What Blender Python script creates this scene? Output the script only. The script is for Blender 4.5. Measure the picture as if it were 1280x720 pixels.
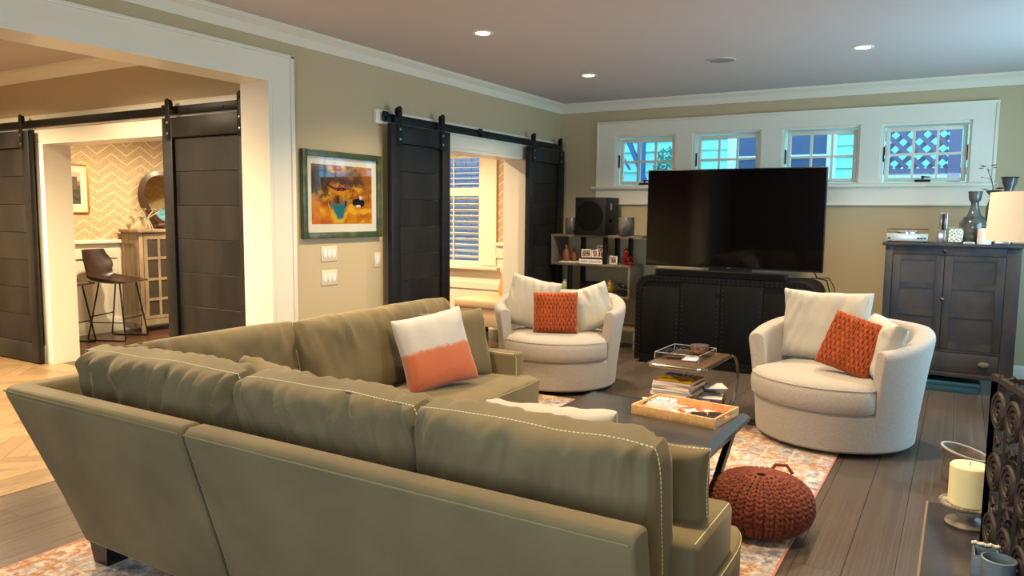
import bpy, bmesh, math, random
from mathutils import Vector, Matrix, noise
for o in list(bpy.data.objects): bpy.data.objects.remove(o)
S = bpy.context.scene; COL = S.collection
random.seed(7)
PI = math.pi
# ------------------------------------------------------------ camera
H = 1.45
def cam_setup():
    yaw, pitch, roll, fpx = -0.5360, 0.0988, -0.01078, 941.4
    cy, sy, cp, sp = math.cos(yaw), math.sin(yaw), math.cos(pitch), math.sin(pitch)
    f = Vector((sy*cp, cy*cp, -sp)); rt = Vector((cy, -sy, 0)); dn = f.cross(rt)
    c, s = math.cos(roll), math.sin(roll)
    R_ = c*rt + s*dn; D_ = -s*rt + c*dn
    cam = bpy.data.cameras.new('camera'); o = bpy.data.objects.new('camera', cam); COL.objects.link(o)
    cam.sensor_width = 36; cam.lens = fpx/1280*36; cam.clip_start = .05; cam.clip_end = 200
    m = Matrix.Identity(4)
    for i in range(3): m[i][0] = R_[i]; m[i][1] = -D_[i]; m[i][2] = -f[i]
    m[2][3] = H
    o.matrix_world = m; S.camera = o
cam_setup()
# ------------------------------------------------------------ world, lights, exposure
w = bpy.data.worlds.new('world'); S.world = w; w.use_nodes = True
bg = w.node_tree.nodes['Background']
bg.inputs[0].default_value = (.28, .65, 1, 1); bg.inputs[1].default_value = 3.0
S.view_settings.view_transform = 'Standard'; S.view_settings.look = 'None'
S.view_settings.exposure = 0.5; S.view_settings.gamma = 1
def area(name, loc, rot, sx, sy, power, col):
    l = bpy.data.lights.new(name, 'AREA'); l.shape = 'RECTANGLE'; l.size = sx; l.size_y = sy; l.energy = power; l.color = col
    o = bpy.data.objects.new(name, l); COL.objects.link(o); o.location = loc; o.rotation_euler = rot; return o
DAY = (.45, .78, 1.0)
area('daylight_right', (1.42, 5.95, 1.35), (0, PI/2, 0), 1.9, 1.8, 50, DAY)          # outside the window in the right wall
area('daylight_behind', (-.6, -1.72, 1.5), (PI/2, 0, 0), 3.0, 1.7, 46, (.98, .97, .93))      # outside the window behind the camera
WARM = (1.0, .77, .49)
CAN_LIVING = [(-2.95, 4.53), (-2.98, 6.33), (-.705, 6.23), (-.72, 4.38), (-2.95, 2.6), (-.72, 2.5)]
CAN_HALL_ADDED = [(-5.5, 2.5), (-7.6, 2.5), (-6.6, .8)]  # out of view, added to light the hall warmly
CAN_DINING_ADDED = [(-7.4, 5.0), (-7.2, 6.7), (-5.4, 6.6)]  # unseen cans added to give the dining room its warm light
POW = {'living': 190, 'hall': 640, 'dining': 300}

# ------------------------------------------------------------ helpers
WM = {}
def lin(v): v /= 255.; return v/12.92 if v <= .04045 else ((v+.055)/1.055)**2.4
def C(r, g, b): return (lin(r), lin(g), lin(b), 1)
def mat(name, col, rough=.6, metal=0, sheen=0, bump=None, var=None, rand=0, coat=0, emit=None, spec=.5, stretch=None, grain=None):
    m = bpy.data.materials.new(name); m.use_nodes = True; nt = m.node_tree; N = nt.nodes; L = nt.links
    p = N['Principled BSDF']; p.inputs['Base Color'].default_value = col; p.inputs['Roughness'].default_value = rough
    p.inputs['Metallic'].default_value = metal; p.inputs['Specular IOR Level'].default_value = spec
    if sheen: p.inputs['Sheen Weight'].default_value = sheen; p.inputs['Sheen Roughness'].default_value = .4; p.inputs['Sheen Tint'].default_value = (min(1, col[0]*2+.3), min(1, col[1]*2+.3), min(1, col[2]*2+.28), 1)
    if coat: p.inputs['Coat Weight'].default_value = coat; p.inputs['Coat Roughness'].default_value = .15
    if emit: p.inputs['Emission Color'].default_value = emit[0]; p.inputs['Emission Strength'].default_value = emit[1]
    src = None
    if var or bump or grain:
        tc = N.new('ShaderNodeTexCoord'); mp = N.new('ShaderNodeMapping'); L.new(tc.outputs['Object'], mp.inputs[0])
        if stretch: mp.inputs['Scale'].default_value = stretch
        src = mp.outputs[0]
        if rand:
            oi = N.new('ShaderNodeObjectInfo'); ad = N.new('ShaderNodeVectorMath'); ad.operation = 'SCALE'; ad.inputs[0].default_value = (13, 7, 5)
            L.new(oi.outputs['Random'], ad.inputs['Scale']); a2 = N.new('ShaderNodeVectorMath'); L.new(mp.outputs[0], a2.inputs[0]); L.new(ad.outputs[0], a2.inputs[1]); src = a2.outputs[0]
    cur = None
    if var:      # (scale, colour2, lo, hi)
        n = N.new('ShaderNodeTexNoise'); n.inputs['Scale'].default_value = var[0]; n.inputs['Detail'].default_value = 5; L.new(src, n.inputs['Vector'])
        mr = N.new('ShaderNodeMapRange'); mr.inputs[1].default_value = var[2]; mr.inputs[2].default_value = var[3]; L.new(n.outputs[0], mr.inputs[0])
        mx = N.new('ShaderNodeMix'); mx.data_type = 'RGBA'; mx.inputs[6].default_value = col; mx.inputs[7].default_value = var[1]; L.new(mr.outputs[0], mx.inputs[0]); cur = mx.outputs[2]
    if rand:
        oi = N.new('ShaderNodeObjectInfo'); mr = N.new('ShaderNodeMapRange'); mr.inputs[3].default_value = 1-rand; mr.inputs[4].default_value = 1+rand; L.new(oi.outputs['Random'], mr.inputs[0])
        hs = N.new('ShaderNodeHueSaturation'); hs.inputs['Color'].default_value = col; L.new(mr.outputs[0], hs.inputs['Value'])
        if cur: L.new(cur, hs.inputs['Color'])
        cur = hs.outputs[0]
    if cur: L.new(cur, p.inputs['Base Color'])
    if bump:     # (scale, strength, distance)
        n = N.new('ShaderNodeTexNoise'); n.inputs['Scale'].default_value = bump[0]; n.inputs['Detail'].default_value = 4; L.new(src, n.inputs['Vector'])
        b = N.new('ShaderNodeBump'); b.inputs['Strength'].default_value = bump[1]; b.inputs['Distance'].default_value = bump[2] if len(bump) > 2 else .005
        L.new(n.outputs[0], b.inputs['Height']); L.new(b.outputs[0], p.inputs['Normal'])
    return m
def glass_mat(name, tint=(.95, .98, 1, 1), gl=.08):
    m = bpy.data.materials.new(name); m.use_nodes = True; nt = m.node_tree; N = nt.nodes; L = nt.links
    N.remove(N['Principled BSDF']); out = N['Material Output']
    t = N.new('ShaderNodeBsdfTransparent'); t.inputs[0].default_value = tint; g = N.new('ShaderNodeBsdfGlossy'); g.inputs['Roughness'].default_value = .02
    fr = N.new('ShaderNodeLayerWeight'); fr.inputs[0].default_value = .5; pw = N.new('ShaderNodeMath'); pw.operation = 'POWER'; pw.inputs[1].default_value = 4; L.new(fr.outputs['Facing'], pw.inputs[0])
    ml = N.new('ShaderNodeMath'); ml.operation = 'MULTIPLY_ADD'; ml.inputs[1].default_value = .6; ml.inputs[2].default_value = gl*.4; L.new(pw.outputs[0], ml.inputs[0])
    mx = N.new('ShaderNodeMixShader'); L.new(ml.outputs[0], mx.inputs[0]); L.new(t.outputs[0], mx.inputs[1]); L.new(g.outputs[0], mx.inputs[2]); L.new(mx.outputs[0], out.inputs[0])
    return m
def vcol_mat(name, rough=.6, spec=.4):
    m = bpy.data.materials.new(name); m.use_nodes = True; nt = m.node_tree; p = nt.nodes['Principled BSDF']
    a = nt.nodes.new('ShaderNodeVertexColor'); a.layer_name = 'Col'; nt.links.new(a.outputs[0], p.inputs['Base Color']); p.inputs['Roughness'].default_value = rough; p.inputs['Specular IOR Level'].default_value = spec
    return m
def B(): return bmesh.new()
def box(bm, x0, x1, y0, y1, z0, z1, bev=0, seg=2):
    r = bmesh.ops.create_cube(bm, size=1); vs = r['verts']
    bmesh.ops.scale(bm, vec=(abs(x1-x0), abs(y1-y0), abs(z1-z0)), verts=vs)
    bmesh.ops.translate(bm, vec=((x0+x1)/2, (y0+y1)/2, (z0+z1)/2), verts=vs)
    if bev:
        es = list({e for v in vs for e in v.link_edges})
        bmesh.ops.bevel(bm, geom=es, offset=bev, segments=seg, affect='EDGES', profile=.5)
    return bm
def rings(bm, R_, close=True, cap0=True, cap1=True):
    vs = [[bm.verts.new(p) for p in r] for r in R_]
    n = len(vs[0])
    for a, b in zip(vs, vs[1:]):
        for i in range(n if close else n-1):
            j = (i+1) % n
            try: bm.faces.new((a[i], a[j], b[j], b[i]))
            except ValueError: pass
    if cap0 and close: bm.faces.new(vs[0][::-1])
    if cap1 and close: bm.faces.new(vs[-1])
    return vs
def lathe(bm, c, prof, n=24, cap0=True, cap1=True, sx=1, sy=1):
    return rings(bm, [[(c[0]+r*sx*math.cos(2*PI*i/n), c[1]+r*sy*math.sin(2*PI*i/n), c[2]+z) for i in range(n)] for r, z in prof], True, cap0, cap1)
def tube(bm, pts, r, n=8, closed=False):
    pts = [Vector(p) for p in pts]; m = len(pts); R_ = []; up = None
    for i, p in enumerate(pts):
        a = pts[(i-1) % m] if (closed or i > 0) else p; b = pts[(i+1) % m] if (closed or i < m-1) else p
        t = (b-a).normalized()
        if up is None: up = t.orthogonal().normalized()
        up = (up - up.dot(t)*t)
        up = up.normalized() if up.length > 1e-6 else t.orthogonal().normalized()
        s = t.cross(up); rr = r[i] if isinstance(r, (list, tuple)) else r
        R_.append([p+rr*(math.cos(2*PI*k/n)*up+math.sin(2*PI*k/n)*s) for k in range(n)])
    if closed: R_.append(R_[0]); rings(bm, R_, True, False, False)
    else: rings(bm, R_)
    return bm
def bar(bm, a, b, w_, d_=None):                 # straight rectangular bar
    d_ = d_ or w_; a, b = Vector(a), Vector(b); t = (b-a).normalized(); up = Vector((0, 0, 1)) if abs(t.z) < .95 else Vector((0, 1, 0))
    s = t.cross(up).normalized(); u = s.cross(t)
    q = [(-1, -1), (1, -1), (1, 1), (-1, 1)]
    rings(bm, [[p+s*i*w_/2+u*j*d_/2 for i, j in q] for p in (a, b)]); return bm
def arc(c, r, a0, a1, n, ax='xz'):
    o = []
    for i in range(n+1):
        a = a0+(a1-a0)*i/n; u, v = r*math.cos(a), r*math.sin(a)
        o.append({'xz': (c[0]+u, c[1], c[2]+v), 'yz': (c[0], c[1]+u, c[2]+v), 'xy': (c[0]+u, c[1]+v, c[2])}[ax])
    return o
def finish(bm, name, m, ang=.6):
    bmesh.ops.recalc_face_normals(bm, faces=bm.faces)
    me = bpy.data.meshes.new(name); bm.to_mesh(me); bm.free()
    if m: me.materials.append(m)
    me.shade_smooth(); me.set_sharp_from_angle(angle=ang)
    return me
def obj(name, bm, m, parent=None, local=False, ang=.6, label=None, kind=None, bevel=0):
    if parent is not None and not local: bmesh.ops.transform(bm, matrix=WM[parent.name].inverted(), verts=bm.verts)
    M_ = None
    if parent is None and not local:
        xs = [v.co for v in bm.verts]; c = Vector(((min(v.x for v in xs)+max(v.x for v in xs))/2, (min(v.y for v in xs)+max(v.y for v in xs))/2, min(v.z for v in xs)))
        bmesh.ops.translate(bm, vec=-c, verts=bm.verts); M_ = Matrix.Translation(c)
    me = finish(bm, name, m, ang); o = bpy.data.objects.new(name, me); COL.objects.link(o)
    if M_: o.location = M_.translation
    if parent is not None: o.parent = parent; WM[o.name] = WM[parent.name].copy()
    else: WM[o.name] = M_ or Matrix.Identity(4)
    if label: o['label'] = label
    if kind: o['kind'] = kind
    if bevel: md = o.modifiers.new('bevel', 'BEVEL'); md.width = bevel; md.segments = 2; md.limit_method = 'ANGLE'; md.angle_limit = .6
    return o
def struct(name, bm, m, parent=None, **k):
    o = obj(name, bm, m, parent, **k)
    if parent is None: o['kind'] = 'structure'
    return o
def thing(name, label, cat, loc, rz=0, group=None, rx=0, ry=0):
    o = bpy.data.objects.new(name, None); COL.objects.link(o); o.empty_display_size = .1
    o.location = loc; o.rotation_euler = (rx, ry, rz); o['label'] = label; o['category'] = cat
    if group: o['group'] = group
    WM[o.name] = Matrix.Translation(loc) @ (Matrix.Rotation(rz, 4, 'Z') @ Matrix.Rotation(ry, 4, 'Y') @ Matrix.Rotation(rx, 4, 'X'))
    return o
def sthing(name, loc=(0, 0, 0)):
    o = bpy.data.objects.new(name, None); COL.objects.link(o); o.location = loc; o['kind'] = 'structure'; WM[o.name] = Matrix.Translation(loc); return o
def tag(o, label, cat, group=None):
    o['label'] = label; o['category'] = cat
    if group: o['group'] = group
    return o
def dup(root, loc, rz=None, label=None, group=None, rx=None, ry=None):
    r = root.copy(); COL.objects.link(r); r.location = loc
    if rz is not None: r.rotation_euler.z = rz
    if rx is not None: r.rotation_euler.x = rx
    if ry is not None: r.rotation_euler.y = ry
    if label: r['label'] = label
    if group: r['group'] = group
    for ch in list(root.children):
        c = ch.copy(); COL.objects.link(c); c.parent = r
        for g in ch.children:
            d = g.copy(); COL.objects.link(d); d.parent = c
    return r
UNIT = {}
def piece(name, mt, parent, x0, x1, y0, y1, z0, z1, rz=0, pw=None, loc=None):
    """a board/plank: unit cube mesh shared, scaled"""
    k = mt.name
    if k not in UNIT:
        b = B(); box(b, -.5, .5, -.5, .5, -.5, .5); UNIT[k] = finish(b, name, mt)
    o = bpy.data.objects.new(name, UNIT[k]); COL.objects.link(o)
    c = loc or ((x0+x1)/2, (y0+y1)/2, (z0+z1)/2)
    o.location = Vector(c)-(WM[parent.name].translation if parent else Vector())
    o.scale = (x1-x0, y1-y0, z1-z0); o.rotation_euler.z = rz; o.parent = parent; return o
def print_bm(fn, w_, h_, nx, ny, name, parent, plane, m):
    """flat print: grid with a colour per cell; plane(u,v)->world point, u,v in 0..1"""
    me = bpy.data.meshes.new(name); vs = []; fs = []; cols = []
    for j in range(ny+1):
        for i in range(nx+1): vs.append(WM[parent.name].inverted() @ Vector(plane(i/nx, j/ny)))
    for j in range(ny):
        for i in range(nx):
            a = j*(nx+1)+i; fs.append((a, a+1, a+nx+2, a+nx+1)); cols.append(fn((i+.5)/nx, (j+.5)/ny))
    me.from_pydata([tuple(v) for v in vs], [], fs); ca = me.color_attributes.new('Col', 'FLOAT_COLOR', 'CORNER')
    for p, c in zip(me.polygons, cols):
        for li in p.loop_indices: ca.data[li].color = (c[0], c[1], c[2], 1)
    me.materials.append(m); o = bpy.data.objects.new(name, me); COL.objects.link(o); o.parent = parent; WM[o.name] = WM[parent.name]; return o
def nz(x, y, z=0): return noise.noise(Vector((x, y, z)))
def sm(a, b, x): t = max(0, min(1, (x-a)/(b-a))) if b != a else float(x > a); return t*t*(3-2*t)
def mixc(a, b, t): return tuple(a[i]*(1-t)+b[i]*t for i in range(3))
def pillow_bm(w_, h_, t_, n=22, edge=0, pinch=.05, corner=.04, wr=.006, seed=0, disp=None, flop=0):
    """local: x width, z height from 0, y thickness"""
    bm = B(); nu = n; nv = max(8, int(n*h_/w_)) if not disp else n
    def P(i, j, s):
        su, sv = -1+2*i/nu, -1+2*j/nv; u, v = math.sin(su*PI/2), math.sin(sv*PI/2)
        x = w_/2*u*(1-pinch*(1-v*v)*abs(u)**3)*(1-corner*(u*u*v*v)**2); z = h_/2*v*(1-pinch*(1-u*u)*abs(v)**3)*(1-corner*(u*u*v*v)**2)
        th = (max(0, (1-u**4))*max(0, (1-v**4)))**.5
        b = t_/2*th**.8
        e = 1-th
        top = .25+.75*sm(-.2, .9, v)+.3*sm(.5, 1, abs(u)); sl = .35*math.sin(seed)
        rg = 1-3.2*abs(nz(x*13+z*13*sl+seed, z*3.2, seed+s)); r2 = 1-3.2*abs(nz(x*30+z*20*sl, z*6+seed, s+5))
        wv = wr*(.25*nz(u*1.6+seed, v*1.6, seed) + .70*top*rg + .3*top*r2)
        bnd = (i in (0, nu) or j in (0, nv))
        y = s*(b+edge/2+(0 if bnd else wv))
        if disp and not bnd: y += s*disp(x, z)*min(1, th*2)
        z += -flop*abs(u)**2*(v > 0)*v + wr*.35*nz(u*2+seed, v*2+9, 3)
        return (x, y, z+h_/2)
    F = {}
    for s in (-1, 1):
        for i in range(nu+1):
            for j in range(nv+1):
                bnd = (i in (0, nu) or j in (0, nv))
                if s == 1 and bnd and edge == 0: F[s, i, j] = F[-1, i, j]
                else: F[s, i, j] = bm.verts.new(P(i, j, s))
        for i in range(nu):
            for j in range(nv):
                q = [F[s, i, j], F[s, i+1, j], F[s, i+1, j+1], F[s, i, j+1]]
                bm.faces.new(q if s == -1 else q[::-1])
    loop = [(i, 0) for i in range(nu)]+[(nu, j) for j in range(nv)]+[(nu-i, nv) for i in range(nu)]+[(0, nv-j) for j in range(nv)]
    if edge:
        for a, b in zip(loop, loop[1:]+loop[:1]): bm.faces.new((F[-1, a[0], a[1]], F[1, a[0], a[1]], F[1, b[0], b[1]], F[-1, b[0], b[1]]))
    seam = {s: [F[s, a[0], a[1]].co.copy() for a in loop] for s in (-1, 1)}
    return bm, seam
def resample(pts, step, closed=True):
    pts = [Vector(p) for p in pts]; pts = pts+[pts[0]] if closed else pts; out = []; acc = 0
    for a, b in zip(pts, pts[1:]):
        L_ = (b-a).length
        if L_ < 1e-6: continue
        t = acc
        while t < L_: out.append((a+(b-a)*t/L_, (b-a).normalized())); t += step
        acc = t-L_
    return out
def stitches(pts, step=.012, ln=.007, r=.0016, closed=True, off=0):
    bm = B()
    for p, t in resample(pts, step, closed):
        bar(bm, p-t*ln/2, p+t*ln/2, r*2, r*2)
    return bm

# ------------------------------------------------------------ materials
M_wall = mat('wall_paint', C(190, 171, 134), .75, bump=(220, .08, .002))
M_trim = mat('trim_paint', C(230, 223, 202), .32)
M_ceil = mat('ceiling_paint', C(198, 190, 184), .85)
M_door = mat('barn_wood', C(24, 22, 23), .45, spec=.35, var=(2.5, C(16, 15, 16), .4, .62), rand=.18, bump=(9, .25, .004), stretch=(1, 1, 9))
M_door_h = mat('barn_board', C(34, 31, 29), .48, spec=.35, var=(4, C(15, 14, 14), .35, .65), rand=.22, bump=(9, .3, .004), stretch=(1, 1, .2))
M_iron = mat('black_iron', C(30, 29, 29), .4, .6)
M_bolt = mat('steel_bolt', C(170, 170, 172), .3, 1)
M_plank = mat('plank_wood', C(88, 76, 67), .27, var=(2.2, C(72, 62, 54), .3, .7), rand=.16, bump=(24, .15, .002), stretch=(7, .6, 1))
M_herr = mat('oak_block', C(132, 108, 78), .33, var=(5, C(110, 88, 62), .35, .65), rand=.22, bump=(30, .15, .002), stretch=(1, 8, 1))
M_dplank = mat('dining_plank', C(84, 56, 38), .3, var=(5, C(56, 36, 24), .35, .65), rand=.2, stretch=(1, 6, 1))
M_gap = mat('floor_gap', C(40, 32, 27), .8)
M_velvet = mat('olive_velvet', C(114, 100, 71), .85, sheen=.4, var=(3.2, C(99, 87, 62), .35, .65), bump=(260, .12, .002), spec=.2)
M_thread = mat('cream_thread', C(214, 204, 160), .8)
M_leg = mat('black_leg_wood', C(18, 16, 16), .35)
M_cream = mat('oatmeal_fabric', C(166, 158, 149), .9, sheen=.2, bump=(420, .35, .002), var=(160, C(152, 144, 135), .4, .6), spec=.2)
M_creamp = mat('cream_pillow_fabric', C(176, 170, 157), .9, sheen=.2, bump=(120, .3, .003), spec=.2)
M_rust = mat('rust_knot_fabric', C(156, 76, 40), .85, sheen=.3, bump=(300, .3, .002), spec=.2)
M_pouf = mat('rust_cord', C(124, 62, 40), .85, sheen=.2, bump=(260, .4, .003), rand=0, var=(40, C(92, 42, 32), .35, .65), spec=.25)
M_black = mat('black_leather', C(6, 6, 6), .55, bump=(70, .25, .003), var=(6, C(11, 10, 10), .5, .75), spec=.18)
M_stud = mat('stud_metal', C(70, 68, 66), .35, .9)
M_tv = mat('tv_screen', C(2, 2, 5), .06, spec=.3)
M_bezel = mat('tv_bezel', C(10, 10, 12), .35)
M_blk = mat('black_plastic', C(13, 13, 15), .5, spec=.3)
M_grille = mat('speaker_cloth', C(8, 8, 9), .95, spec=.15, bump=(500, .5, .002))
M_greyw = mat('grey_oak', C(122, 108, 94), .5, var=(6, C(96, 84, 72), .35, .65), stretch=(1, 6, 6))
M_cupb = mat('worn_blue_paint', C(36, 39, 46), .5, var=(4.5, C(60, 51, 44), .40, .56), bump=(20, .3, .004), stretch=(1.6, 1.6, .8))
M_cupp = mat('dark_brown_panel', C(44, 38, 37), .42, var=(4, C(62, 52, 46), .4, .65), bump=(14, .2, .003))
M_brass = mat('brass', C(196, 160, 92), .28, 1)
M_chrome = mat('brushed_steel', C(170, 162, 150), .22, 1)
M_slate = mat('coffee_table_slate', C(50, 48, 50), .3, var=(7, C(62, 60, 60), .4, .7), bump=(30, .12, .002))
M_edge = mat('table_edge', C(60, 66, 74), .22, .4)
M_ltwood = mat('tray_wood', C(206, 164, 110), .45, var=(6, C(184, 140, 90), .4, .65), stretch=(6, 1, 6))
M_glass = glass_mat('window_glass')
M_acr = glass_mat('clear_acrylic', (.96, .97, .98, 1), .1)
M_vc = vcol_mat('print'); M_vcg = vcol_mat('print_gloss', .25)
M_white = mat('white_plastic', C(232, 230, 224), .4)
M_plate = mat('switch_plate', C(214, 202, 172), .4)
M_paper = mat('paper', C(224, 218, 206), .8)
M_wax = mat('ivory_wax', C(226, 218, 168), .5); M_wax.node_tree.nodes['Principled BSDF'].inputs['Subsurface Weight'].default_value = .3
M_stone = mat('rough_stoneware', C(104, 92, 84), .85, bump=(60, .6, .006), var=(14, C(78, 68, 62), .4, .6))
M_holder = mat('antique_glazed', C(160, 146, 124), .5, var=(14, C(92, 84, 74), .4, .6), bump=(30, .4, .004))
M_vase = mat('grey_glaze', C(92, 94, 90), .15, var=(10, C(66, 68, 66), .4, .6), coat=.5)
M_shade = mat('linen_shade', C(220, 208, 192), .8, bump=(300, .25, .002)); 
M_silver = mat('silver', C(200, 202, 204), .18, 1)
M_silverp = mat('silver_plastic', C(190, 198, 198), .3, .5)
M_wire = mat('wrought_iron', C(52, 44, 40), .55, .5, bump=(40, .5, .004))
M_hearth = mat('hearth_slate', C(66, 58, 58), .25, var=(5, C(46, 44, 48), .4, .65), bump=(12, .2, .003))
M_leatherb = mat('brown_leather', C(46, 28, 22), .3, bump=(90, .25, .002))
M_hutch = mat('greyed_pine', C(150, 130, 102), .6, var=(5, C(122, 104, 80), .35, .65), stretch=(3, 3, .6))
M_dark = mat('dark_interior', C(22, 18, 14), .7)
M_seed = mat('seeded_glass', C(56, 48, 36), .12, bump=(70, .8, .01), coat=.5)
M_mirror = mat('mirror_glass', C(225, 215, 190), .04, 1)
M_mframe = mat('mirror_wood', C(58, 30, 18), .3, coat=.4)
M_bench = mat('tan_upholstery', C(206, 176, 138), .8, bump=(200, .2, .002))
M_siding = mat('siding_paint', C(160, 226, 200), .7)
M_ext = mat('outside_trim', C(228, 236, 238), .6)
M_extdark = mat('outside_window', C(52, 92, 118), .3, var=(5, C(92, 84, 112), .4, .6), stretch=(6, 1, .2))
M_latt = mat('lattice_wood', C(130, 116, 140), .8)
M_brick = mat('brick', C(150, 128, 140), .85, rand=.2)
M_leaf = mat('leaf', C(52, 120, 92), .6)
M_leafd = mat('dark_leaf', C(24, 34, 20), .6)
M_frameg = mat('green_gilt_frame', C(60, 74, 50), .35, var=(12, C(96, 98, 58), .5, .7), bump=(30, .3, .003))
M_gold = mat('gold_frame', C(214, 168, 78), .3, .8)
M_mat = mat('mount_board', C(232, 222, 200), .8)
M_bulb = mat('lamp_lens', C(255, 230, 190), .5, emit=((1, .78, .5, 1), 14))
M_red = mat('red_glass', C(120, 16, 10), .12, coat=.4)
M_redf = mat('red_paint', C(132, 34, 34), .5)
M_brownf = mat('brown_carved_wood', C(120, 70, 38), .45)
M_gcer = mat('pale_green_ceramic', C(176, 184, 140), .3)
M_bowl = mat('dark_bowl', C(34, 34, 34), .3, coat=.3)
M_ambr = mat('amber_mercury_glass', C(140, 116, 50), .2, .5, bump=(60, .8, .01))
M_teal = mat('teal_box', C(34, 78, 92), .5)
M_mug = mat('blue_grey_glaze', C(104, 118, 126), .35, var=(8, C(84, 96, 104), .4, .6))
M_cand = mat('smoky_candle_glass', C(66, 62, 56), .15, coat=.5, emit=((1, .6, .25, 1), .03))
M_bead = mat('cream_bead', C(214, 204, 186), .6)

def chevron():
    m = bpy.data.materials.new('chevron_wallpaper'); m.use_nodes = True; nt = m.node_tree; N = nt.nodes; L = nt.links; p = N['Principled BSDF']; p.inputs['Roughness'].default_value = .6
    g = N.new('ShaderNodeNewGeometry'); s = N.new('ShaderNodeSeparateXYZ'); L.new(g.outputs['Position'], s.inputs[0])
    def mth(op, a, b=None, c=None):
        n = N.new('ShaderNodeMath'); n.operation = op
        for i, v in enumerate((a, b, c)):
            if v is None: continue
            if isinstance(v, (int, float)): n.inputs[i].default_value = v
            else: L.new(v, n.inputs[i])
        return n.outputs[0]
    u = mth('ADD', s.outputs[0], s.outputs[1]); u = mth('ADD', u, 8.62-4.92+20*.36)
    tri = mth('PINGPONG', u, .18); v = mth('ADD', s.outputs[2], mth('MULTIPLY', tri, .70)); fr = mth('FRACT', mth('DIVIDE', v, .110))
    ln = mth('LESS_THAN', fr, .12)
    mp = N.new('ShaderNodeMapping'); mp.inputs['Scale'].default_value = (1, 1, 1); L.new(g.outputs['Position'], mp.inputs[0])
    n1 = N.new('ShaderNodeTexNoise'); n1.inputs['Scale'].default_value = 60; L.new(mp.outputs[0], n1.inputs['Vector'])
    fl = mth('FLOOR', mth('DIVIDE', v, .110)); wn = N.new('ShaderNodeTexWhiteNoise'); wn.noise_dimensions = '1D'; L.new(mth('ADD', fl, mth('MULTIPLY', mth('FLOOR', mth('DIVIDE', u, .18)), 17)), wn.inputs['W'])
    mr = N.new('ShaderNodeMapRange'); mr.inputs[1].default_value = .3; mr.inputs[2].default_value = .7; L.new(n1.outputs[0], mr.inputs[0])
    c1 = N.new('ShaderNodeMix'); c1.data_type = 'RGBA'; c1.inputs[6].default_value = C(164, 136, 98); c1.inputs[7].default_value = C(206, 182, 140); L.new(mr.outputs[0], c1.inputs[0])
    c2 = N.new('ShaderNodeMix'); c2.data_type = 'RGBA'; c2.inputs[7].default_value = C(190, 156, 120); L.new(c1.outputs[2], c2.inputs[6]); L.new(mth('MULTIPLY', wn.outputs[0], .5), c2.inputs[0])
    c3 = N.new('ShaderNodeMix'); c3.data_type = 'RGBA'; c3.inputs[7].default_value = C(224, 210, 170); L.new(c2.outputs[2], c3.inputs[6]); L.new(ln, c3.inputs[0])
    L.new(c3.outputs[2], p.inputs['Base Color']); return m
M_chev = chevron()
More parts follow.
